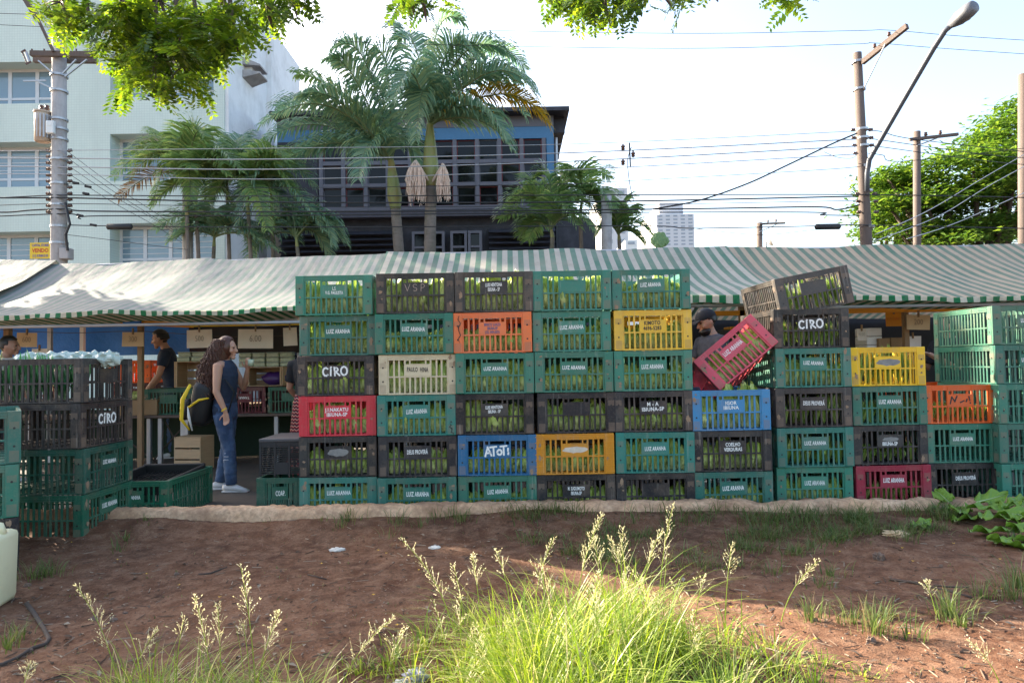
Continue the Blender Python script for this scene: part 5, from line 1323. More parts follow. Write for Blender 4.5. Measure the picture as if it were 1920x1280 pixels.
def frond(parent, p0, p1, p2, L=.75, n=34, mt='frond', seed=0, droop=.55, rr=.03, vee=.5):
    r_ = random.Random(seed); P = bez(p0, p1, p2, n); m = MB()
    m.tube(P, [rr * (1 - .85 * i / n) for i in range(n + 1)], 6, 1)
    for i in range(3, n + 1):
        t = (P[min(i + 1, n)] - P[i - 1]).normalized(); up = V((0, 0, 1)); side = t.cross(up)
        side = side.normalized() if side.length > .05 else V((1, 0, 0)); nor = side.cross(t).normalized()
        q = i / n; ll = L * (.45 + .55 * math.sin(math.pi * min(1, q * .8 + .15))) * (1 - .35 * q ** 3)
        for s_ in (-1, 1):
            for rep in range(2):
                b = P[i].lerp(P[i - 1], rep / 2); l = ll * r_.uniform(.8, 1.1)
                d = (side * s_ * r_.uniform(.75, 1.05) + t * (.45 + .5 * q) + nor * vee * r_.uniform(.4, 1.0)).normalized()
                w = t * (.017 + .011 * L) * r_.uniform(.8, 1.2)
                m1 = b + d * l * .45; d2 = (d - up * droop * r_.uniform(.7, 1.5)).normalized(); m2 = m1 + d2 * l * .35; d3 = (d2 - up * droop * 1.3).normalized(); e = m2 + d3 * l * .3
                m.add([b - w * .5, b + w * .5, m1 - w, m1 + w, m2 - w * .8, m2 + w * .8, e], [(0, 1, 3, 2), (2, 3, 5, 4), (4, 5, 6)], 0)
    return m.build('frond', [M[mt], M['rachis']], parent)
def trunk(parent, P, rad, mt, nm='trunk', rings=True):
    m = MB(); Q = []; Rr = []
    for i in range(len(P) - 1):
        for k in range(14): t = k / 14; Q.append(P[i].lerp(P[i + 1], t)); Rr.append((rad[i] * (1 - t) + rad[i + 1] * t) * (1 + (.05 if (k % 2 == 0 and rings) else 0)))
    Q.append(P[-1]); Rr.append(rad[-1]); m.tube(Q, Rr, 14); return m.build(nm, M[mt], parent, True)
YQ = 17.6
def palm(label, base_px, crown, shaft, fronds, L, mt, Yp=YQ, rt=.13, seed=0, cat='palm tree', name='palm_tree', n=34, group=None, droop=.55):
    t = thing(name, label, cat, V((at(base_px[0], base_px[1], Yp).x, Yp, 0)), group=group); O = V(t.location)
    c = at(*crown, Yp); pts = [V((0, 0, 0)), at(*base_px, Yp) - O, at(*shaft, Yp) - O]
    trunk(t, pts, [rt * 1.1, rt, rt * .95], 'ptrunk')
    sp_ = at(*shaft, Yp) - O; cc = c - O
    if rt > .08: trunk(t, [sp_, sp_.lerp(cc, .25), sp_.lerp(cc, .6), cc], [rt * 1.0, rt * 1.45, rt * 1.1, rt * .55], 'shaft', 'crownshaft', False)
    else: trunk(t, [sp_, cc], [rt, rt * .5], 'shaft', 'crownshaft', False)
    r_ = random.Random(seed)
    for k, f in enumerate(fronds):
        (ax, ay), (bx_, by) = f[0], f[1]; fm = f[2] if len(f) > 2 else mt
        dy = r_.uniform(-1.5, 1.5) * L
        frond(t, cc + V((0, 0, -.1 * r_.random())), at(ax, ay, Yp + dy * .6) - O, at(bx_, by, Yp + dy) - O, L * r_.uniform(.85, 1.1), n, fm, seed * 50 + k, droop)
    return t, O
p2t, O2 = palm('tall palm with hanging tan flower strands, right of the pair', (806, 472), (806, 232), (808, 350), [
    ((835, 0), (905, 130)), ((800, -10), (868, 40)), ((770, 60), (738, 190)), ((795, 90), (780, 262)), ((885, 40), (985, 215)), ((930, 70), (1000, 170)), ((960, 120), (1027, 232), 'frond_gold'),
    ((900, 150), (950, 258)), ((905, 195), (955, 275)), ((860, 40), (945, 95)), ((880, 110), (975, 150)), ((780, 20), (745, 75)), ((915, 20), (985, 130))], 1.0, 'frond', YQ, .15, 3, n=40)
for k, (px, py, w, L) in enumerate(((779, 316, 30, 66), (831, 322, 19, 54))):
    m = MB(); r_ = random.Random(k)
    top = at(808, 345, YQ - .1) - O2; c0 = at(px, py - 8, YQ - .35) - O2
    for q in range(190):
        gx = r_.uniform(-1, 1) * w * .5; dm = 14 * (1 - (2 * gx / w) ** 2); a = at(px + gx * .95, py + 6 - dm + r_.uniform(-3, 3), YQ - .35 + r_.uniform(-.22, .22)) - O2; l = L / 1280 * YQ * r_.uniform(.35, 1.05)
        p = [at(px + gx * .55, py - 1 - dm, YQ - .35) - O2, a, a + V((gx * .003 + r_.uniform(-.03, .03), 0, -l * .5)), a + V((r_.uniform(-.08, .08), 0, -l))]; m.tube(p, [.012, .014, .013, .006], 4)
    m.tube([top, c0 + V((0, 0, .1))], .03, 6); m.build('flower_cluster', M['infl'], p2t)
palm('tall palm with a swollen green crownshaft, left of the pair', (748, 472), (733, 300), (742, 392), [
    ((620, 130), (492, 232)), ((600, 190), (500, 262)), ((610, 215), (512, 330)), ((640, 235), (535, 300)), ((660, 100), (622, 110)), ((690, 40), (628, 90)), ((735, 20), (690, 130)), 
    ((640, 160), (575, 175)), ((690, 215), (672, 335)), ((760, 200), (785, 330)), ((650, 150), (560, 140), 'frond_y'), ((720, 80), (655, 175)), ((690, 150), (630, 260)), ((600, 160), (520, 200))], 1.0, 'frond', YQ + .3, .135, 8, n=40)
# areca clump at the left
AG = 'slender palms behind the left awning'
arec = [((352, 480), (350, 345), [((300, 230), (215, 330), 'frond_y'), ((310, 290), (222, 372), 'frond_dry'), ((330, 240), (280, 250)), ((360, 215), (385, 255)), ((400, 240), (450, 320)), ((330, 330), (285, 385)), ((380, 290), (440, 390))], 'leaning slender palm with brown drooping fronds at far left of the clump'),
        ((372, 480), (365, 320), [((350, 240), (330, 262)), ((370, 200), (350, 255)), ((420, 250), (475, 330)), ((330, 260), (250, 300)), ((400, 300), (450, 420))], 'slender palm with fanned light green fronds, second of the left clump'),
        ((430, 480), (425, 330), [((410, 240), (390, 275)), ((440, 230), (470, 265)), ((480, 270), (530, 350)), ((390, 270), (330, 340)), ((460, 320), (500, 420)), ((400, 330), (365, 420))], 'dark slender palm in the middle of the left clump'),
        ((470, 480), (462, 340), [((450, 240), (430, 270)), ((500, 240), (540, 300)), ((520, 300), (570, 380)), ((430, 300), (395, 380)), ((480, 330), (500, 430))], 'slender palm with upright spear leaf right of the clump middle'),
        ((512, 480), (508, 350), [((500, 270), (480, 290)), ((540, 270), (590, 350)), ((555, 330), (605, 430)), ((470, 310), (440, 400)), ((520, 350), (560, 450))], 'slender palm at the right end of the left clump'),
        ((400, 490), (402, 440), [((380, 380), (350, 420)), ((440, 390), (480, 440)), ((400, 370), (410, 400)), ((360, 420), (320, 450)), ((450, 420), (520, 470))], 'low young palm between the slender trunks'),
        ((560, 490), (555, 440), [((530, 380), (500, 430)), ((580, 370), (610, 420)), ((590, 410), (612, 470)), ((550, 380), (540, 400)), ((520, 420), (470, 470))], 'low young palm in front of the dark louvred wall')]
for k, (b, c, fr, lab) in enumerate(arec):
    for q in range(5):
        rq = random.Random(k * 9 + q); a = rq.uniform(0, 6.28); fr.append(((c[0] + 60 * math.cos(a), c[1] - 60 - 20 * rq.random()), (c[0] + (70 + 60 * rq.random()) * math.cos(a), c[1] + rq.uniform(-50, 80))))
    palm(lab, b, c, (c[0] * .55 + b[0] * .45, c[1] * .55 + b[1] * .45), fr, .72, 'frond_y' if k in (0, 1, 3) else 'frond', 17.4 + .3 * (k % 3), .048, 20 + k, 'palm', 'areca_palm', 26, AG, .4)
palm('lone slender palm with a bushy crown before the right end of the gridded front', (1035, 465), (1033, 425), (1036, 445), [((1010, 330), (955, 375)), ((985, 380), (940, 410), 'frond_y'), ((1040, 310), (1010, 330)), ((1060, 300), (1085, 330)), ((1090, 330), (1135, 380)), ((1070, 370), (1110, 430)), ((1000, 400), (975, 440)), ((1025, 330), (990, 345)), ((1000, 340), (950, 390)), ((1070, 330), (1120, 395)), ((1050, 340), (1080, 420)), ((1010, 400), (990, 450)), ((1045, 330), (1060, 360))], .8, 'frond_y', 17.2, .055, 41, 'palm', 'areca_palm', 26, 'slender palms at the right of the gridded building', .35)
palm('slender palm with arching fronds left of the grey concrete post', (1090, 465), (1092, 370), (1088, 400), [((1070, 310), (1040, 350)), ((1090, 295), (1075, 325)), ((1110, 300), (1143, 335)), ((1130, 330), (1150, 390)), ((1080, 340), (1055, 390)), ((1110, 340), (1125, 400), 'frond_y')], .7, 'frond_y', 17.8, .05, 42, 'palm', 'areca_palm', 24, 'slender palms at the right of the gridded building', .4)
palm('low palm spreading to the right of the grey concrete post', (1162, 465), (1160, 435), (1161, 450), [((1150, 370), (1135, 400)), ((1170, 360), (1165, 385)), ((1190, 395), (1222, 440)), ((1180, 420), (1205, 455)), ((1140, 400), (1120, 440)), ((1165, 380), (1185, 395))], .62, 'frond_y', 17.9, .05, 43, 'palm', 'areca_palm', 22, 'slender palms at the right of the gridded building', .4)

# ------------------------------------------------------------------ broadleaf trees
M['leaf_r'] = leafmat('sunlit_tree_leaf', (.04, .105, .02), (.085, .175, .028), (.17, .26, .045), .38, .5)
M['bark'] = mat('tree_bark', (.09, .065, .05), .9, .35, 5, .6, stretch=(1, 1, .3))
def tree(label, base, blobs, leaf, n, mt, seed, limbs=(), spread=1):
    t = thing('tree', label, 'tree', base, group='trees beyond the awning at the right'); O = V(base); r_ = random.Random(seed)
    cen = sum((b[0] for b in blobs), V((0, 0, 0))) / len(blobs)
    m = MB(); top = cen - O
    m.tube([V((0, 0, 0)), V((0, 0, top.z * .5)), V((top.x * .4, 0, top.z * .7))], [.45, .34, .25], 12)
    for b in blobs: m.tube([V((0, 0, top.z * .45)), (b[0] - O) * .6 + V((0, 0, top.z * .1)), b[0] - O], [.2, .13, .05], 8)
    m.build('trunk', M['bark'], t, True)
    m = MB(); tot = sum(b[1] * b[2] for b in blobs)
    for c, rx, rz in blobs:
        cl = max(6, int(n * rx * rz / tot / 40))
        for k in range(cl):
            d = V((r_.gauss(0, 1), r_.gauss(0, 1), r_.gauss(0, 1))).normalized(); s_ = r_.uniform(.55, 1.08)
            d.z = abs(d.z) * 1.1 - .25 if spread == 1 else d.z
            p = c + V((d.x * rx * s_, d.y * rx * s_, d.z * rz * s_)) - O; cr = r_.uniform(.28, .55) * spread
            for q in range(40):
                e = p + V((r_.gauss(0, cr), r_.gauss(0, cr), r_.gauss(0, cr * .26))); a = r_.uniform(0, 6.28); tl = r_.uniform(-.7, .5)
                u = V((math.cos(a), math.sin(a), tl * .6)) * leaf * r_.uniform(.6, 1.2); w = V((-math.sin(a), math.cos(a), r_.uniform(-.5, .5))) * leaf * .42
                m.add([e - u, e - w, e + u - V((0, 0, .05)), e + w], [(0, 1, 2, 3)])
    m.build('crown', M[mt], t); return t
def B(px, py, Y, rx, rz): return (at(px, py, Y), rx, rz)
tree('large bright green spreading tree beyond the right end of the awning', (at(1850, 600, 27).x, 27, 0), [B(1905, 285, 27, 2.2, 1.5), B(1825, 320, 26, 2.2, 1.0), B(1755, 330, 27, 1.9, .8), B(1690, 345, 27.5, 1.3, .7), B(1950, 235, 28, 2.2, 1.5), B(1895, 245, 27, 1.0, .6), B(1860, 380, 27, 2.4, 1.0), B(1770, 395, 27, 2.2, .9), B(1960, 340, 26, 2.4, 1.4), B(1700, 400, 28, 1.6, .8), B(1850, 435, 27, 2.2, .7), B(1665, 335, 27, .9, .6), B(1672, 395, 27, 1.0, .7), B(1690, 440, 27.5, 1.3, .6), B(1760, 445, 27, 1.8, .6), B(1930, 430, 27, 2.0, .8), B(1840, 455, 26, 2.0, .6), B(1730, 372, 26.5, 1.5, .6), B(1900, 350, 26, 2.0, .9)], .15, 24000, 'leaf_r', 1)
tree('darker tree with low boughs just right of the brown utility pole', (at(1680, 600, 30).x, 30, 0), [B(1680, 380, 30, 1.6, 1.3), B(1660, 430, 30, 1.3, .8), B(1720, 430, 30, 2.2, .9), B(1800, 440, 30, 2.4, .8), B(1880, 440, 30, 2.4, .9)], .17, 6500, 'leaf_r', 2)
# overhanging tree in the foreground (pinnate leaves)
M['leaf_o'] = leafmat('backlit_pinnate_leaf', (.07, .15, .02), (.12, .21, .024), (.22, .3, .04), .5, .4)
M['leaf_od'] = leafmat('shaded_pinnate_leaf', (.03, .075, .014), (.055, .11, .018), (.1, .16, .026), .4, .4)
def spray(m, p, d, nrm, L, r_, mi=0):
    d = d.normalized(); s_ = d.cross(nrm).normalized(); n = 9
    for i in range(n):
        b = p + d * L * (i / n) - V((0, 0, .12 * L * (i / n) ** 2)); l = L * .3 * (.6 + .4 * math.sin(math.pi * (i + 1) / n)) * r_.uniform(.85, 1.15)
        for q in (-1, 1):
            e = (s_ * q + d * .45 - nrm * r_.uniform(-.1, .45)).normalized(); w = (d - e * d.dot(e)).normalized() * l * .23
            m.add([b, b + e * l * .5 - w, b + e * l, b + e * l * .5 + w], [(0, 1, 2, 3)], mi)
ot = thing('tree', 'foreground tree whose leafy branches hang in from the top of the view', 'tree', (-6.6, 4.6, 0))
OO = V(ot.location)
lb_ = MB(); lb_.tube([V((0, 0, -.1)), V((.05, 0, 1.5)), V((.3, -.1, 3.2)), V((.9, -.3, 4.6))], [.26, .2, .17, .12], 14); lb_.build('trunk', M['bark'], ot, True)
lb_ = MB()
lb_.tube([V((.9, -.3, 4.6)), V((2.6, -.5, 4.75)), V((5.0, -.5, 4.65)), V((7.5, -.4, 4.5)), V((9.2, -.3, 4.35))], [.12, .1, .075, .05, .02], 10)
YO = 4.2
clus = [(115, 30, 50, 38, 30, 0), (165, 40, 20, 30, 8, 0), (230, 60, 55, 58, 40, 0), (300, 40, 80, 55, 60, 0), (300, 120, 85, 62, 70, 0), (250, 150, 40, 35, 18, 0), (370, 80, 70, 55, 48, 0), (345, 150, 38, 38, 20, 0), (420, 30, 45, 45, 26, 0), (440, 85, 22, 28, 8, 0),
        (500, 18, 40, 32, 16, 1), (548, 22, 34, 32, 18, 1), (505, 45, 20, 18, 6, 1), (770, 18, 24, 26, 10, 1), (795, 30, 16, 28, 7, 1), (1045, 3, 28, 12, 6, 1), (1085, 25, 40, 30, 18, 1), (1135, 35, 32, 32, 16, 1), (1190, 20, 45, 26, 18, 1), (1250, 8, 30, 12, 7, 1), (1340, 0, 22, 8, 4, 1), (1492, 8, 20, 22, 8, 1)]
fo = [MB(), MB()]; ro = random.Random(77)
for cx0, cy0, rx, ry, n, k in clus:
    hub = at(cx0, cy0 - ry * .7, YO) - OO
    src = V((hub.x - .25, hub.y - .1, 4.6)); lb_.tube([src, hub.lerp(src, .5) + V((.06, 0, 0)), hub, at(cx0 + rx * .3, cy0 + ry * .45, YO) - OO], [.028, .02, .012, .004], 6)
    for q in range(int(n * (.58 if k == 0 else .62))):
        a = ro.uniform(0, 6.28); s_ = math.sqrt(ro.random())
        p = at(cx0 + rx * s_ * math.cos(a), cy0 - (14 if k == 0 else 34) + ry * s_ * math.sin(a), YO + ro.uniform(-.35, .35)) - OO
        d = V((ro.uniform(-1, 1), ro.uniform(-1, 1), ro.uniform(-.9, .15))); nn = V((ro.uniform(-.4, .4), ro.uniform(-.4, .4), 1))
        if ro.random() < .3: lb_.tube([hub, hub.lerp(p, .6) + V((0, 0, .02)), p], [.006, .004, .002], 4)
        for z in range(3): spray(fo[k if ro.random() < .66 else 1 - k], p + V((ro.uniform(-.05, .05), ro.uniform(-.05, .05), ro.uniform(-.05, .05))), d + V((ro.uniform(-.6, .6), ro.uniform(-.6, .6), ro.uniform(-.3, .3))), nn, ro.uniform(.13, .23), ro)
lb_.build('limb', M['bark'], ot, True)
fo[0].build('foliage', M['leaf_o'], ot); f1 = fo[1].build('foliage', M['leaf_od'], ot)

# added unseen tree left of the view, crown shaped to shade the bare dirt
M['leaf_s'] = leafmat('added_tree_leaf', (.05, .1, .018), (.08, .14, .022), (.13, .19, .035), .4, .5)
st_c = V((-9.6, 9.66, 4.65)); st_p = V((.574, .819, 0))
tree('added leafy tree out of view at left, casting shade on the dirt', (-10.6, 9.9, 0), [(st_c + st_p * q, .95, .62) for q in (-1.7, -1.1, -.5, .1, .55)], .12, 9000, 'leaf_s', 6, spread=.5)
# ------------------------------------------------------------------ grass
M['grass_sun'] = leafmat('tall_grass_blade', (.09, .165, .02), (.19, .285, .032), (.36, .42, .1), .4, .45, dead=(.5, .44, .24))
M['grass_low'] = leafmat('kerb_grass_blade', (.055, .1, .022), (.095, .15, .035), (.19, .22, .085), .35, .5, dead=(.22, .17, .08))
M['seed'] = leafmat('grass_seed_head', (.4, .38, .2), (.5, .48, .28), (.6, .57, .4), .4, .6)
def blade(m, p, h, a, bend, w, seg=5):
    d = V((math.cos(a), math.sin(a), 0)); s_ = V((-math.sin(a), math.cos(a), 0)); o = len(m.v)
    for i in range(seg + 1):
        t = i / seg; c = p + d * (bend * t * t) + V((0, 0, h * (t - .38 * (bend / max(h, .01)) * t * t * t)))
        ww = w * (1 - t) ** .7 * (.7 + .6 * t)
        if i == seg: m.v.append(tuple(c))
        else: m.v += [tuple(c - s_ * ww), tuple(c + s_ * ww)]
    for i in range(seg - 1): m.f.append((o + 2 * i, o + 2 * i + 1, o + 2 * i + 3, o + 2 * i + 2)); m.m.append(0)
    m.f.append((o + 2 * seg - 2, o + 2 * seg - 1, o + 2 * seg)); m.m.append(0)
rg = random.Random(21)
def gz(x, y): return hgt(x, y) if y < 5.4 else .0
m = MB()
def tuft(m, x, y, n, h, spread, w, bend=.5):
    for k in range(n):
        a = rg.uniform(0, 6.28); q = abs(rg.gauss(0, spread)); p = V((x + q * math.cos(a), y + q * math.sin(a) * .8, 0)); p.z = gz(p.x, p.y) - .005
        hh = h * rg.uniform(.45, 1.1); blade(m, p, hh, a + rg.uniform(-.9, .9), hh * bend * rg.uniform(.3, 1.6), w * rg.uniform(.6, 1.3))
def tussock(m, x, y, n, h, out):
    for k in range(n):
        a = rg.uniform(0, 6.28); q = abs(rg.gauss(0, .06)); p = V((x + q * math.cos(a), y + q * math.sin(a), 0)); p.z = gz(p.x, p.y) - .005
        hh = h * rg.uniform(.35, 1.1); blade(m, p, hh, a + rg.uniform(-.5, .5), hh * out * rg.uniform(.2, 1.7), rg.choice((.002, .0026, .003, .004, .004, .0056)), 6)
for k in range(150):       # ragged clump of tussocks
    u = rg.gauss(.3, .42); y = rg.uniform(2.25, 3.15) - .12 * abs(u - .3)
    hh = (.38 * math.exp(-((u - .3) / .62) ** 2) + .07) * rg.choice((.3, .45, .6, .8, 1, 1.25))
    if u < -.45 or u > 1.15: hh *= .6
    tussock(m, u, y, 46, hh, .75)
for k in range(46): tuft(m, rg.uniform(-1.5, -.72), rg.uniform(2.25, 2.6), 24, .24 if rg.random() < .7 else .33, .06, .0026, .9)
for k in range(12): tuft(m, rg.uniform(-.7, -.35), rg.uniform(2.3, 2.5), 18, .12, .05, .0024, .8)
for k in range(5): tuft(m, rg.uniform(-.35, -.15), rg.uniform(3.1, 3.35), 22, .17, .06, .0026, .6)
m.build('tall_grass', M['grass_sun']); tag(bpy.context.scene.objects['tall_grass'], kind='stuff')
m = MB()
def kerbx(px, py): return atz(px, py, .03)
for k in range(430):
    px = rg.uniform(950, 1790); f = (px - 960) / 820; py = rg.uniform(962, 1000 + 55 * math.sin(min(1, f * 1.25) * math.pi)) ; p = kerbx(px, py)
    if NZ.noise(V((p.x * 2.6, p.y * 3.2, 4))) < -.12 + .1 * (py > 1000): continue
    tuft(m, p.x, min(p.y, 5.42), 22, (.085 + .07 * rg.random()) * (1.15 if py < 985 else .8), .08, .0032, .9)
for px, py, n, h in ((510, 978, 30, .07), (660, 972, 60, .17), (685, 975, 40, .14), (650, 985, 40, .1), (640, 990, 30, .07), (745, 988, 30, .13), (820, 975, 50, .15), (850, 978, 60, .16), (865, 985, 50, .12), (790, 990, 20, .1), (735, 1000, 14, .1), (930, 968, 50, .14), (600, 985, 20, .07), (310, 985, 20, .07), (270, 992, 20, .06), (235, 1010, 30, .08), (225, 1025, 24, .09),
                    (60, 1075, 50, .12), (85, 1070, 40, .12), (100, 1065, 30, .1), (30, 1180, 40, .1), (10, 1200, 40, .12), (1520, 1155, 50, .13), (1640, 1180, 70, .16), (1660, 1150, 40, .1), (1600, 1160, 40, .12), (1780, 1150, 60, .16), (1800, 1165, 50, .13), (1840, 1110, 40, .12), (1910, 1090, 70, .2), (1900, 1110, 50, .16), (1700, 1190, 30, .12),
                    (1540, 1090, 30, .09), (1450, 1060, 30, .1), (1560, 1065, 30, .09), (1700, 1010, 30, .12), (1900, 1010, 30, .1)):
    p = kerbx(px, py); tuft(m, p.x, min(p.y, 5.42), n, h * 1.15, .06, .003, .6)
for k in range(260):
    px, py = rg.uniform(40, 1900), rg.uniform(985, 1260); p = kerbx(px, py); tuft(m, p.x, min(p.y, 5.4), 3, .03, .02, .002, .6)
o = m.build('kerb_grass', M['grass_low']); tag(o, kind='stuff')
# seeding stalks: each its own thing
SG = 'seeding grass stalks in the foreground'
def stalk(base_px, tip_px, Y, L, lab, dens=1.0):
    b = at(base_px[0], base_px[1], Y); b.z = max(gz(b.x, b.y), min(b.z, .35)); tip = at(tip_px[0], tip_px[1], Y + rg.uniform(-.06, .06))
    t = thing('grass_stalk', lab, 'grass stalk', b, group=SG); d = tip - b
    ctrl = d * .5 + V((-d.x * .25, 0, d.length * .08)); P = bez(V((0, 0, 0)), ctrl, d, 22)
    m = MB(); m.tube(P, [.0022 * (1 - .6 * i / 22) for i in range(23)], 5); m.build('stem', M['grass_sun'], t)
    m = MB(); n0 = int(22 * (1 - L))
    for i in range(n0, 23):
        q = (i - n0) / max(1, 22 - n0)
        tg = (P[min(i + 1, 22)] - P[i - 1]).normalized()
        for k in range(max(1, int(2.6 * dens))):
            a = rg.uniform(0, 6.28); s_ = V((math.cos(a), math.sin(a), 0)); dr = (s_ * rg.uniform(.4, .9) + tg * rg.uniform(.5, 1.1)).normalized()
            l = (.018 + .05 * (1 - q)) * rg.uniform(.5, 1.2); p0 = P[i]; w = .0006
            sd = dr.cross(V((0, 0, 1))).normalized() * w; e = p0 + dr * l
            m.add([p0 - sd, p0 + sd, e + sd, e - sd], [(0, 1, 2, 3)])
            for z in range(rg.randint(2, 5)):
                c = p0.lerp(e, rg.uniform(.25, 1.05)); dv = (dr + V((rg.uniform(-.8, .8), rg.uniform(-.8, .8), rg.uniform(-.5, .6)))).normalized(); sl_ = rg.uniform(.006, .0105); ws = dv.cross(V((rg.uniform(-1, 1), rg.uniform(-1, 1), .3))).normalized() * .0019
                m.add([c, c + dv * sl_ * .5 - ws, c + dv * sl_, c + dv * sl_ * .5 + ws], [(0, 1, 2, 3)])
    m.build('seed_head', M['seed'], t)
SL = [((225, 1300), (145, 1100), 2.5, .62, 'seeding grass stalk leaning left, tallest at the left corner', 1.5), ((240, 1300), (295, 1180), 2.45, .5, 'short seeding stalk beside the left corner stalk', 1), ((330, 1300), (345, 1160), 2.5, .3, 'narrow seeding stalk between the left stalks', 1),
      ((400, 1300), (365, 1118), 2.5, .6, 'dense twin seed head left of the tall thin stalk', 1.5), ((415, 1300), (408, 1135), 2.52, .5, 'seed head just right of the dense twin seed head', 1.2), ((480, 1300), (452, 1064), 2.5, .45, 'tall thin seeding stalk above the left grass', 1.2), ((480, 1300), (523, 1150), 2.45, .5, 'seed head curving right of the tall thin stalk', 1.2), ((470, 1300), (455, 1168), 2.55, .3, 'small seed head below the tall thin stalk', 1),
      ((40, 1310), (55, 1245), 2.4, .6, 'low seed head at the bottom left corner', 1), ((640, 1290), (735, 1160), 2.5, .6, 'low bent seed head left of the sunlit clump', 1.2), ((720, 1290), (760, 1180), 2.5, .5, 'short seed head at the left foot of the sunlit clump', 1),
      ((850, 1180), (755, 1013), 2.9, .65, 'long seed head leaning far left above the sunlit clump', 1.3), ((870, 1170), (850, 1060), 2.9, .5, 'seed head right of the far left leaning one', 1), ((900, 1160), (885, 1042), 2.9, .5, 'pale upright seed head at the left of the sunlit clump', 1.2), ((960, 1160), (930, 1030), 2.9, .4, 'thin nodding seed head in the left of the sunlit clump', .8),
      ((1000, 1150), (1038, 1010), 2.95, .55, 'upright seed head left of the clump centre', 1.1), ((1080, 1140), (1128, 968), 3.0, .62, 'dense seed head leaning right near the clump centre', 1.6), ((1130, 1140), (1112, 1000), 3.0, .5, 'dense seed head near the clump centre', 1.4), ((1165, 1140), (1168, 992), 3.0, .5, 'pale upright seed head at the clump centre', 1.4), ((1200, 1140), (1238, 998), 2.95, .45, 'bushy nodding seed head right of the clump centre', 1.8), ((1235, 1150), (1262, 948), 2.95, .55, 'tallest seeding stalk rising over the kerb', 1.3),
      ((1180, 1140), (1145, 1010), 3.0, .4, 'short dense seed head among the centre stalks', 1.4), ((1360, 1180), (1372, 1022), 2.95, .45, 'lone seeding stalk at the right of the sunlit clump', 1.2), ((1465, 1165), (1533, 1052), 2.95, .45, 'seed head leaning right over bare dirt', 1.2), ((1300, 1190), (1320, 1080), 2.9, .3, 'thin seed stalk on the right slope of the clump', .8),
      ((1755, 1150), (1735, 1090), 3.2, .5, 'small seed head over the dirt at the right', 1), ((1880, 1300), (1822, 1205), 2.55, .5, 'bent seed head at the bottom right', 1.2)]
for a in SL: stalk(*a)
for k in range(18):
    px = rg.uniform(830, 1330); bx_ = px + rg.uniform(-30, 30); ty = rg.uniform(1030, 1170) + abs(px - 1130) * .12
    stalk((bx_, ty + 150), (px + rg.uniform(-40, 40), ty), rg.uniform(2.5, 2.95), rg.uniform(.35, .6), 'wispy pale seeding stalk standing within the sunlit grass clump', rg.uniform(.5, .9))

# ------------------------------------------------------------------ cabbage leaves, litter, jug
M['cab'] = leafmat('cabbage_leaf', (.13, .25, .03), (.19, .33, .045), (.28, .4, .09), .3, .4)
M['rib'] = mat('leaf_rib', (.4, .5, .24), .5, .1)
def cableaf(L, W, curl, seed):
    r_ = random.Random(seed); ph = r_.uniform(0, 6); m = MB()
    def fn(u, v):
        s_ = (u - .5) * 2; w = W * (math.sin(math.pi * min(1, .1 + .9 * v)) ** .75) * (1 + .06 * math.sin(v * 19 + ph))
        z = .07 * L * math.sin(v * 2.6) + curl * v * v * L + abs(s_) * .14 * W * (1 + math.sin(v * 8 + ph)) + .06 * L * math.sin(s_ * 5 + v * 17 + ph) * abs(s_) ** 1.5 + .03 * L * abs(math.sin(v * 20 - abs(s_) * 5)) * min(1, 4 * abs(s_))
        return V((s_ * w, v * L, z))
    m.grid(fn, 22, 40)
    n = len(m.v); m.v += [(x, y, z - .003) for x, y, z in m.v]; m.f += [tuple(reversed([i + n for i in f])) for f in m.f]; m.m = [0] * len(m.f)
    pts = [fn(.5, v / 12) + V((0, 0, .004)) for v in range(12)]; m.tube(pts, [(.007 * (1 - v / 13)) for v in range(12)], 6, 1)
    return m.mesh('cabbage_leaf', [M['cab'], M['rib']], True)
CL = [cableaf(.46, .11, .0, 1), cableaf(.4, .12, -.1, 2), cableaf(.5, .1, .08, 3), cableaf(.34, .1, .2, 4)]
hp_ = [(1745, 940, .12, -60, 1, 25, 1.0), (1790, 965, .1, -75, 0, 30, 1.05), (1820, 985, .1, -100, 2, 20, 1.0), (1840, 960, .17, -95, 1, 35, 1.1), (1870, 950, .18, -120, 0, 30, 1.1), (1885, 975, .14, -140, 2, 20, 1.0), (1850, 1000, .07, -130, 0, 8, 1.1), (1800, 950, .16, -40, 1, 40, .9),
       (1915, 960, .17, -70, 1, 35, 1.1), (1920, 985, .1, -150, 0, 15, 1.0), (1895, 930, .22, -100, 2, 45, .9), (1930, 940, .22, 150, 1, 40, 1.0), (1780, 930, .2, -20, 3, 45, 1.0), (1830, 930, .22, -70, 3, 50, 1.1), (1860, 935, .2, -80, 2, 30, .9), (1900, 1000, .06, -120, 2, 10, 1.0), (1810, 940, .2, -110, 0, 40, .9), (1770, 950, .12, -50, 2, 20, .9), (1925, 1000, .05, -100, 1, 5, 1.0), (1880, 940, .24, -60, 0, 55, .9)]
for px, py, z, rz, k, tilt, s_ in hp_:
    p = atz(px, py + 12, z * .55); o = inst(CL[k], 'cabbage_leaf', None, p, (R(tilt * .32 - 16), R(rg.uniform(-28, 28)), R(rz + rg.uniform(-15, 15))), s_ * .7); tag(o, 'big green cabbage leaf in the heap beside the kerb at right', 'cabbage leaf', 'cabbage leaves heaped at the kerb')
for px, py, rz, s_, k, lab in ((1712, 985, -70, .5, 3, 'small curled cabbage leaf lying left of the leaf heap'), (1865, 1012, -80, .38, 3, 'small torn cabbage leaf on the dirt below the leaf heap')):
    p = atz(px, py, .05); p.z = gz(p.x, p.y) + .015; o = inst(CL[k], 'cabbage_leaf', None, p, (R(-3), R(10), R(rz)), s_); tag(o, lab, 'cabbage leaf')
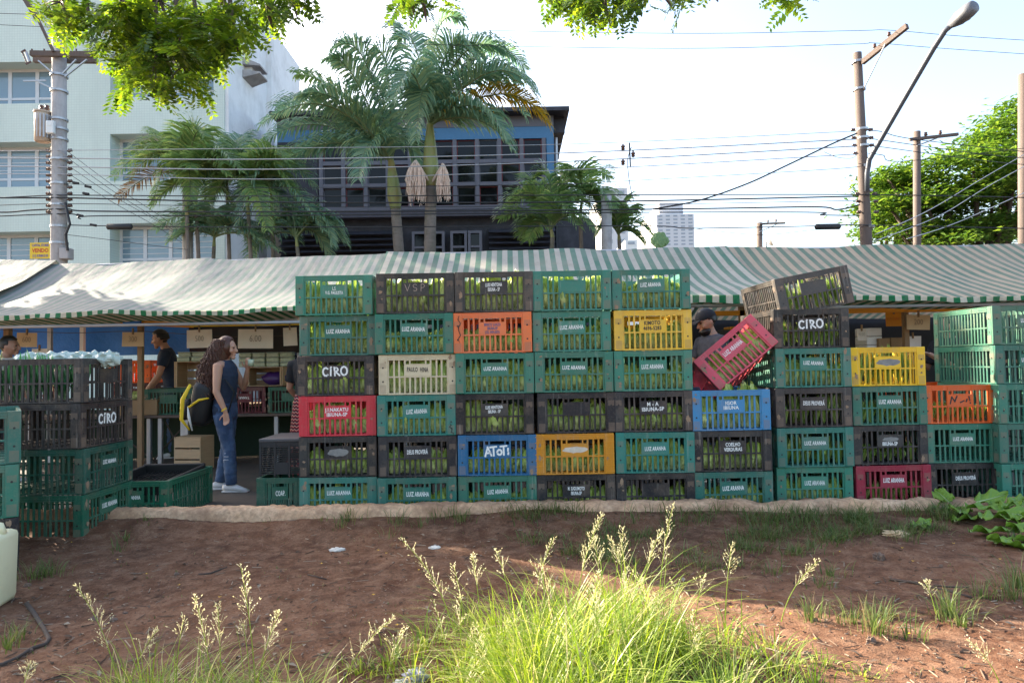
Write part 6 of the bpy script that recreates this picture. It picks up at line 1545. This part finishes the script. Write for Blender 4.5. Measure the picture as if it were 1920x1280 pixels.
def crumple(name, px, py, r, mt, lab, cat, seed, flat=.5, z=.02):
    p = atz(px, py, z); p.z = gz(p.x, p.y) + r * flat * .5; m = MB(); rr = random.Random(seed); ph = [rr.uniform(0, 6) for _ in range(4)]
    m.ell((0, 0, 0), (r, r * .8, r * flat), 16, 10, fn=lambda d: 1 + .3 * math.sin(d.x * 6 + ph[0]) * math.sin(d.y * 7 + ph[1]) + .18 * math.sin(d.z * 9 + d.x * 11 + ph[2]))
    o = m.build(name, M[mt]); o.location = p; return tag(o, lab, cat)
M['litter_b'] = mat('printed_plastic_litter', (.4, .38, .48), .5, .5, 20)
crumple('plastic_wrapper', 793, 982, .055, 'litter_b', 'crumpled white and violet wrapper below the kerb', 'litter', 1)
crumple('paper_scrap', 632, 1023, .05, 'litter', 'pale torn paper scrap on the dirt left of centre', 'litter', 2, .2)
crumple('paper_scrap', 815, 1025, .04, 'litter', 'small pale scrap behind the long leaning seed head', 'litter', 3, .25)
crumple('cardboard_scrap', 1680, 1003, .08, 'card', 'torn brown cardboard scrap left of the leaf heap', 'litter', 4, .25)
crumple('stone', 1648, 1040, .035, 'stone', 'small tan stone below the cardboard scrap', 'stone', 5, .8)
crumple('plastic_bag', 780, 1268, .045, 'litter_b', 'crumpled pale plastic bag at the foot of the sunlit grass', 'litter', 6, .6)
crumple('plastic_wrapper', 752, 1276, .03, 'litter', 'white wrapper beside the crumpled plastic bag', 'litter', 7, .4)
for k in range(16):
    px, py = rg.uniform(20, 700) if k < 11 else rg.uniform(1500, 1900), rg.uniform(1050, 1250); crumple('pebble', px, py, rg.uniform(.008, .02), 'stone', 'small pebble lying on the bare dirt', 'pebble', 30 + k, .7)['group'] = 'pebbles on the dirt'
M['petalm'] = M['petal']
for k in range(46):
    px, py = rg.uniform(60, 1900), rg.uniform(1000, 1250); p = atz(px, py, .02); p.z = gz(p.x, p.y) + .006; m = MB()
    for q in range(4): a = q * 1.57 + rg.random(); m.add([(0, 0, 0), (.006 * math.cos(a - .5), .006 * math.sin(a - .5), .003), (.011 * math.cos(a), .011 * math.sin(a), .005), (.006 * math.cos(a + .5), .006 * math.sin(a + .5), .003)], [(0, 1, 2, 3)])
    o = m.build('flower', M['petal']); o.location = p; tag(o, 'tiny fallen yellow flower on the dirt', 'flower', 'fallen yellow flowers on the dirt')
m = MB()
for k in range(2600):
    px, py = rg.uniform(-40, 1960), rg.uniform(975, 1290); p = atz(px, py, .02); p.y = min(p.y, 5.42); p.z = gz(p.x, p.y) + .004
    a = rg.uniform(0, 3.14); l = rg.uniform(.004, .012) if rg.random() < .8 else rg.uniform(.02, .05); w = rg.uniform(.0015, .004)
    u = V((math.cos(a), math.sin(a), rg.uniform(-.1, .1))) * l; v_ = V((-math.sin(a), math.cos(a), 0)) * w; up = V((0, 0, w))
    m.add([p - u - v_, p + u - v_, p + u + v_, p - u + v_, p - u * .8 + up, p + u * .8 + up], [(0, 1, 5, 4), (2, 3, 4, 5), (1, 2, 5), (3, 0, 4)])
for k in range(330):
    px, py = rg.uniform(-40, 1960), rg.uniform(975, 1290); p = atz(px, py, .02); p.y = min(p.y, 5.42); p.z = gz(p.x, p.y) + .006
    a = rg.uniform(0, 6.28); l = rg.uniform(.012, .026); u = V((math.cos(a), math.sin(a), rg.uniform(-.2, .3))) * l; w_ = V((-math.sin(a), math.cos(a), rg.uniform(-.3, .3))) * l * .45
    m.add([p - u, p - w_ + V((0, 0, .004)), p + u, p + w_ + V((0, 0, .006))], [(0, 1, 2), (0, 2, 3)])
M['debris'] = leafmat('ground_debris', (.03, .018, .012), (.12, .075, .05), (.32, .25, .18), .0, .9)
tag(m.build('ground_debris', M['debris']), kind='stuff')
def stick(px, r, lab, name='stick'):
    P = []
    for x, y in px: p = atz(x, y, .03); p.z = gz(p.x, p.y) + r * .7; P.append(p)
    c = P[0].copy(); m = MB(); m.tube([p - c for p in P], [r * (1 - .5 * i / len(P)) for i in range(len(P))], 8); o = m.build(name, M['stick'], None, True); o.location = c; return tag(o, lab, name.replace('_', ' '))
stick([(1668, 1073), (1710, 1080), (1760, 1093), (1822, 1110)], .008, 'long dark stick lying on the dirt at the right')
stick([(1750, 1085), (1780, 1089), (1815, 1088)], .005, 'thin dark twig crossing the long stick at right')
stick([(372, 1070), (395, 1068), (425, 1056)], .006, 'curved dark twig on the dirt left of centre')
stick([(577, 1074), (595, 1079), (612, 1082)], .005, 'short dark twig on the dirt near the centre')
stick([(50, 1120), (64, 1135), (82, 1165), (92, 1185), (85, 1196), (60, 1205), (30, 1225), (0, 1240)], .012, 'gnarled root snaking over the dirt at the left', 'root')
# cream jug cut by the left edge
jg = thing('jerrycan', 'cream plastic jerrycan standing on the dirt at the left edge', 'jerrycan', (0, 0, 0))
jp = atz(-84, 1140, .03); jg.location = (jp.x, jp.y + .13, gz(jp.x, jp.y)); jg.rotation_euler = (0, 0, R(10))
m = MB(); m.bbox((-.15, -.13, 0), (.155, .13, .4), .035); m.v = [(x * (1 + .06 * z / .4), y * (1 + .05 * z / .4), z) for x, y, z in m.v]; m.build('body', M['jug'], jg, True)
m = MB(); m.tube([V((-.02, 0, .385)), V((-.01, 0, .43)), V((.06, 0, .445)), V((.12, 0, .43)), V((.13, 0, .39))], [(.022, .028)] * 5, 10, ref=(0, 1, 0)); m.build('handle', M['jug'], jg, True)
m = MB(); m.tube([V((-.1, 0, .39)), V((-.1, 0, .43))], .035, 14); m.build('cap', M['white'], jg, True)

# ------------------------------------------------------------------ camera, light, world
cd = bpy.data.cameras.new('camera'); co = bpy.data.objects.new('camera', cd); COL.objects.link(co); S.camera = co
cd.sensor_width = 36; cd.lens = 36 * FPX / 1920; cd.clip_end = 2000; cd.clip_start = .05
mw = Matrix((( _r.x, _u.x, -_f.x, CAM.x), (_r.y, _u.y, -_f.y, CAM.y), (_r.z, _u.z, -_f.z, CAM.z), (0, 0, 0, 1))); co.matrix_world = mw
AZ, EL = 55.0, 25.2      # sun is beyond the scene, to the left
sd = V((-math.sin(R(AZ)) * math.cos(R(EL)), math.cos(R(AZ)) * math.cos(R(EL)), math.sin(R(EL))))
sun = bpy.data.lights.new('sun', 'SUN'); sun.energy = 5.0; sun.angle = R(.5); sun.color = (1, .9, .74)
so = bpy.data.objects.new('sun', sun); COL.objects.link(so); so.rotation_euler = sd.to_track_quat('Z', 'Y').to_euler(); so.location = (-10, 10, 20)
w = bpy.data.worlds.new('World'); S.world = w; w.use_nodes = True; nt = w.node_tree; nt.nodes.clear()
sky = nt.nodes.new('ShaderNodeTexSky'); sky.sky_type = 'NISHITA'; sky.sun_disc = False; sky.sun_elevation = R(EL); sky.sun_rotation = R(-AZ)
sky.air_density = 1.0; sky.dust_density = 3.2; sky.ozone_density = 1.0
bg = nt.nodes.new('ShaderNodeBackground'); bg.inputs['Strength'].default_value = .13; wo = nt.nodes.new('ShaderNodeOutputWorld')
nt.links.new(sky.outputs[0], bg.inputs['Color']); nt.links.new(bg.outputs[0], wo.inputs['Surface'])
S.view_settings.view_transform = 'Standard'; S.view_settings.look = 'None'; S.view_settings.exposure = EXPO; S.view_settings.gamma = 1
S.view_settings.use_white_balance = True; S.view_settings.white_balance_temperature = 6750
S.render.engine = 'CYCLES'; S.cycles.max_bounces = 8; S.cycles.transparent_max_bounces = 8; S.cycles.use_denoising = True
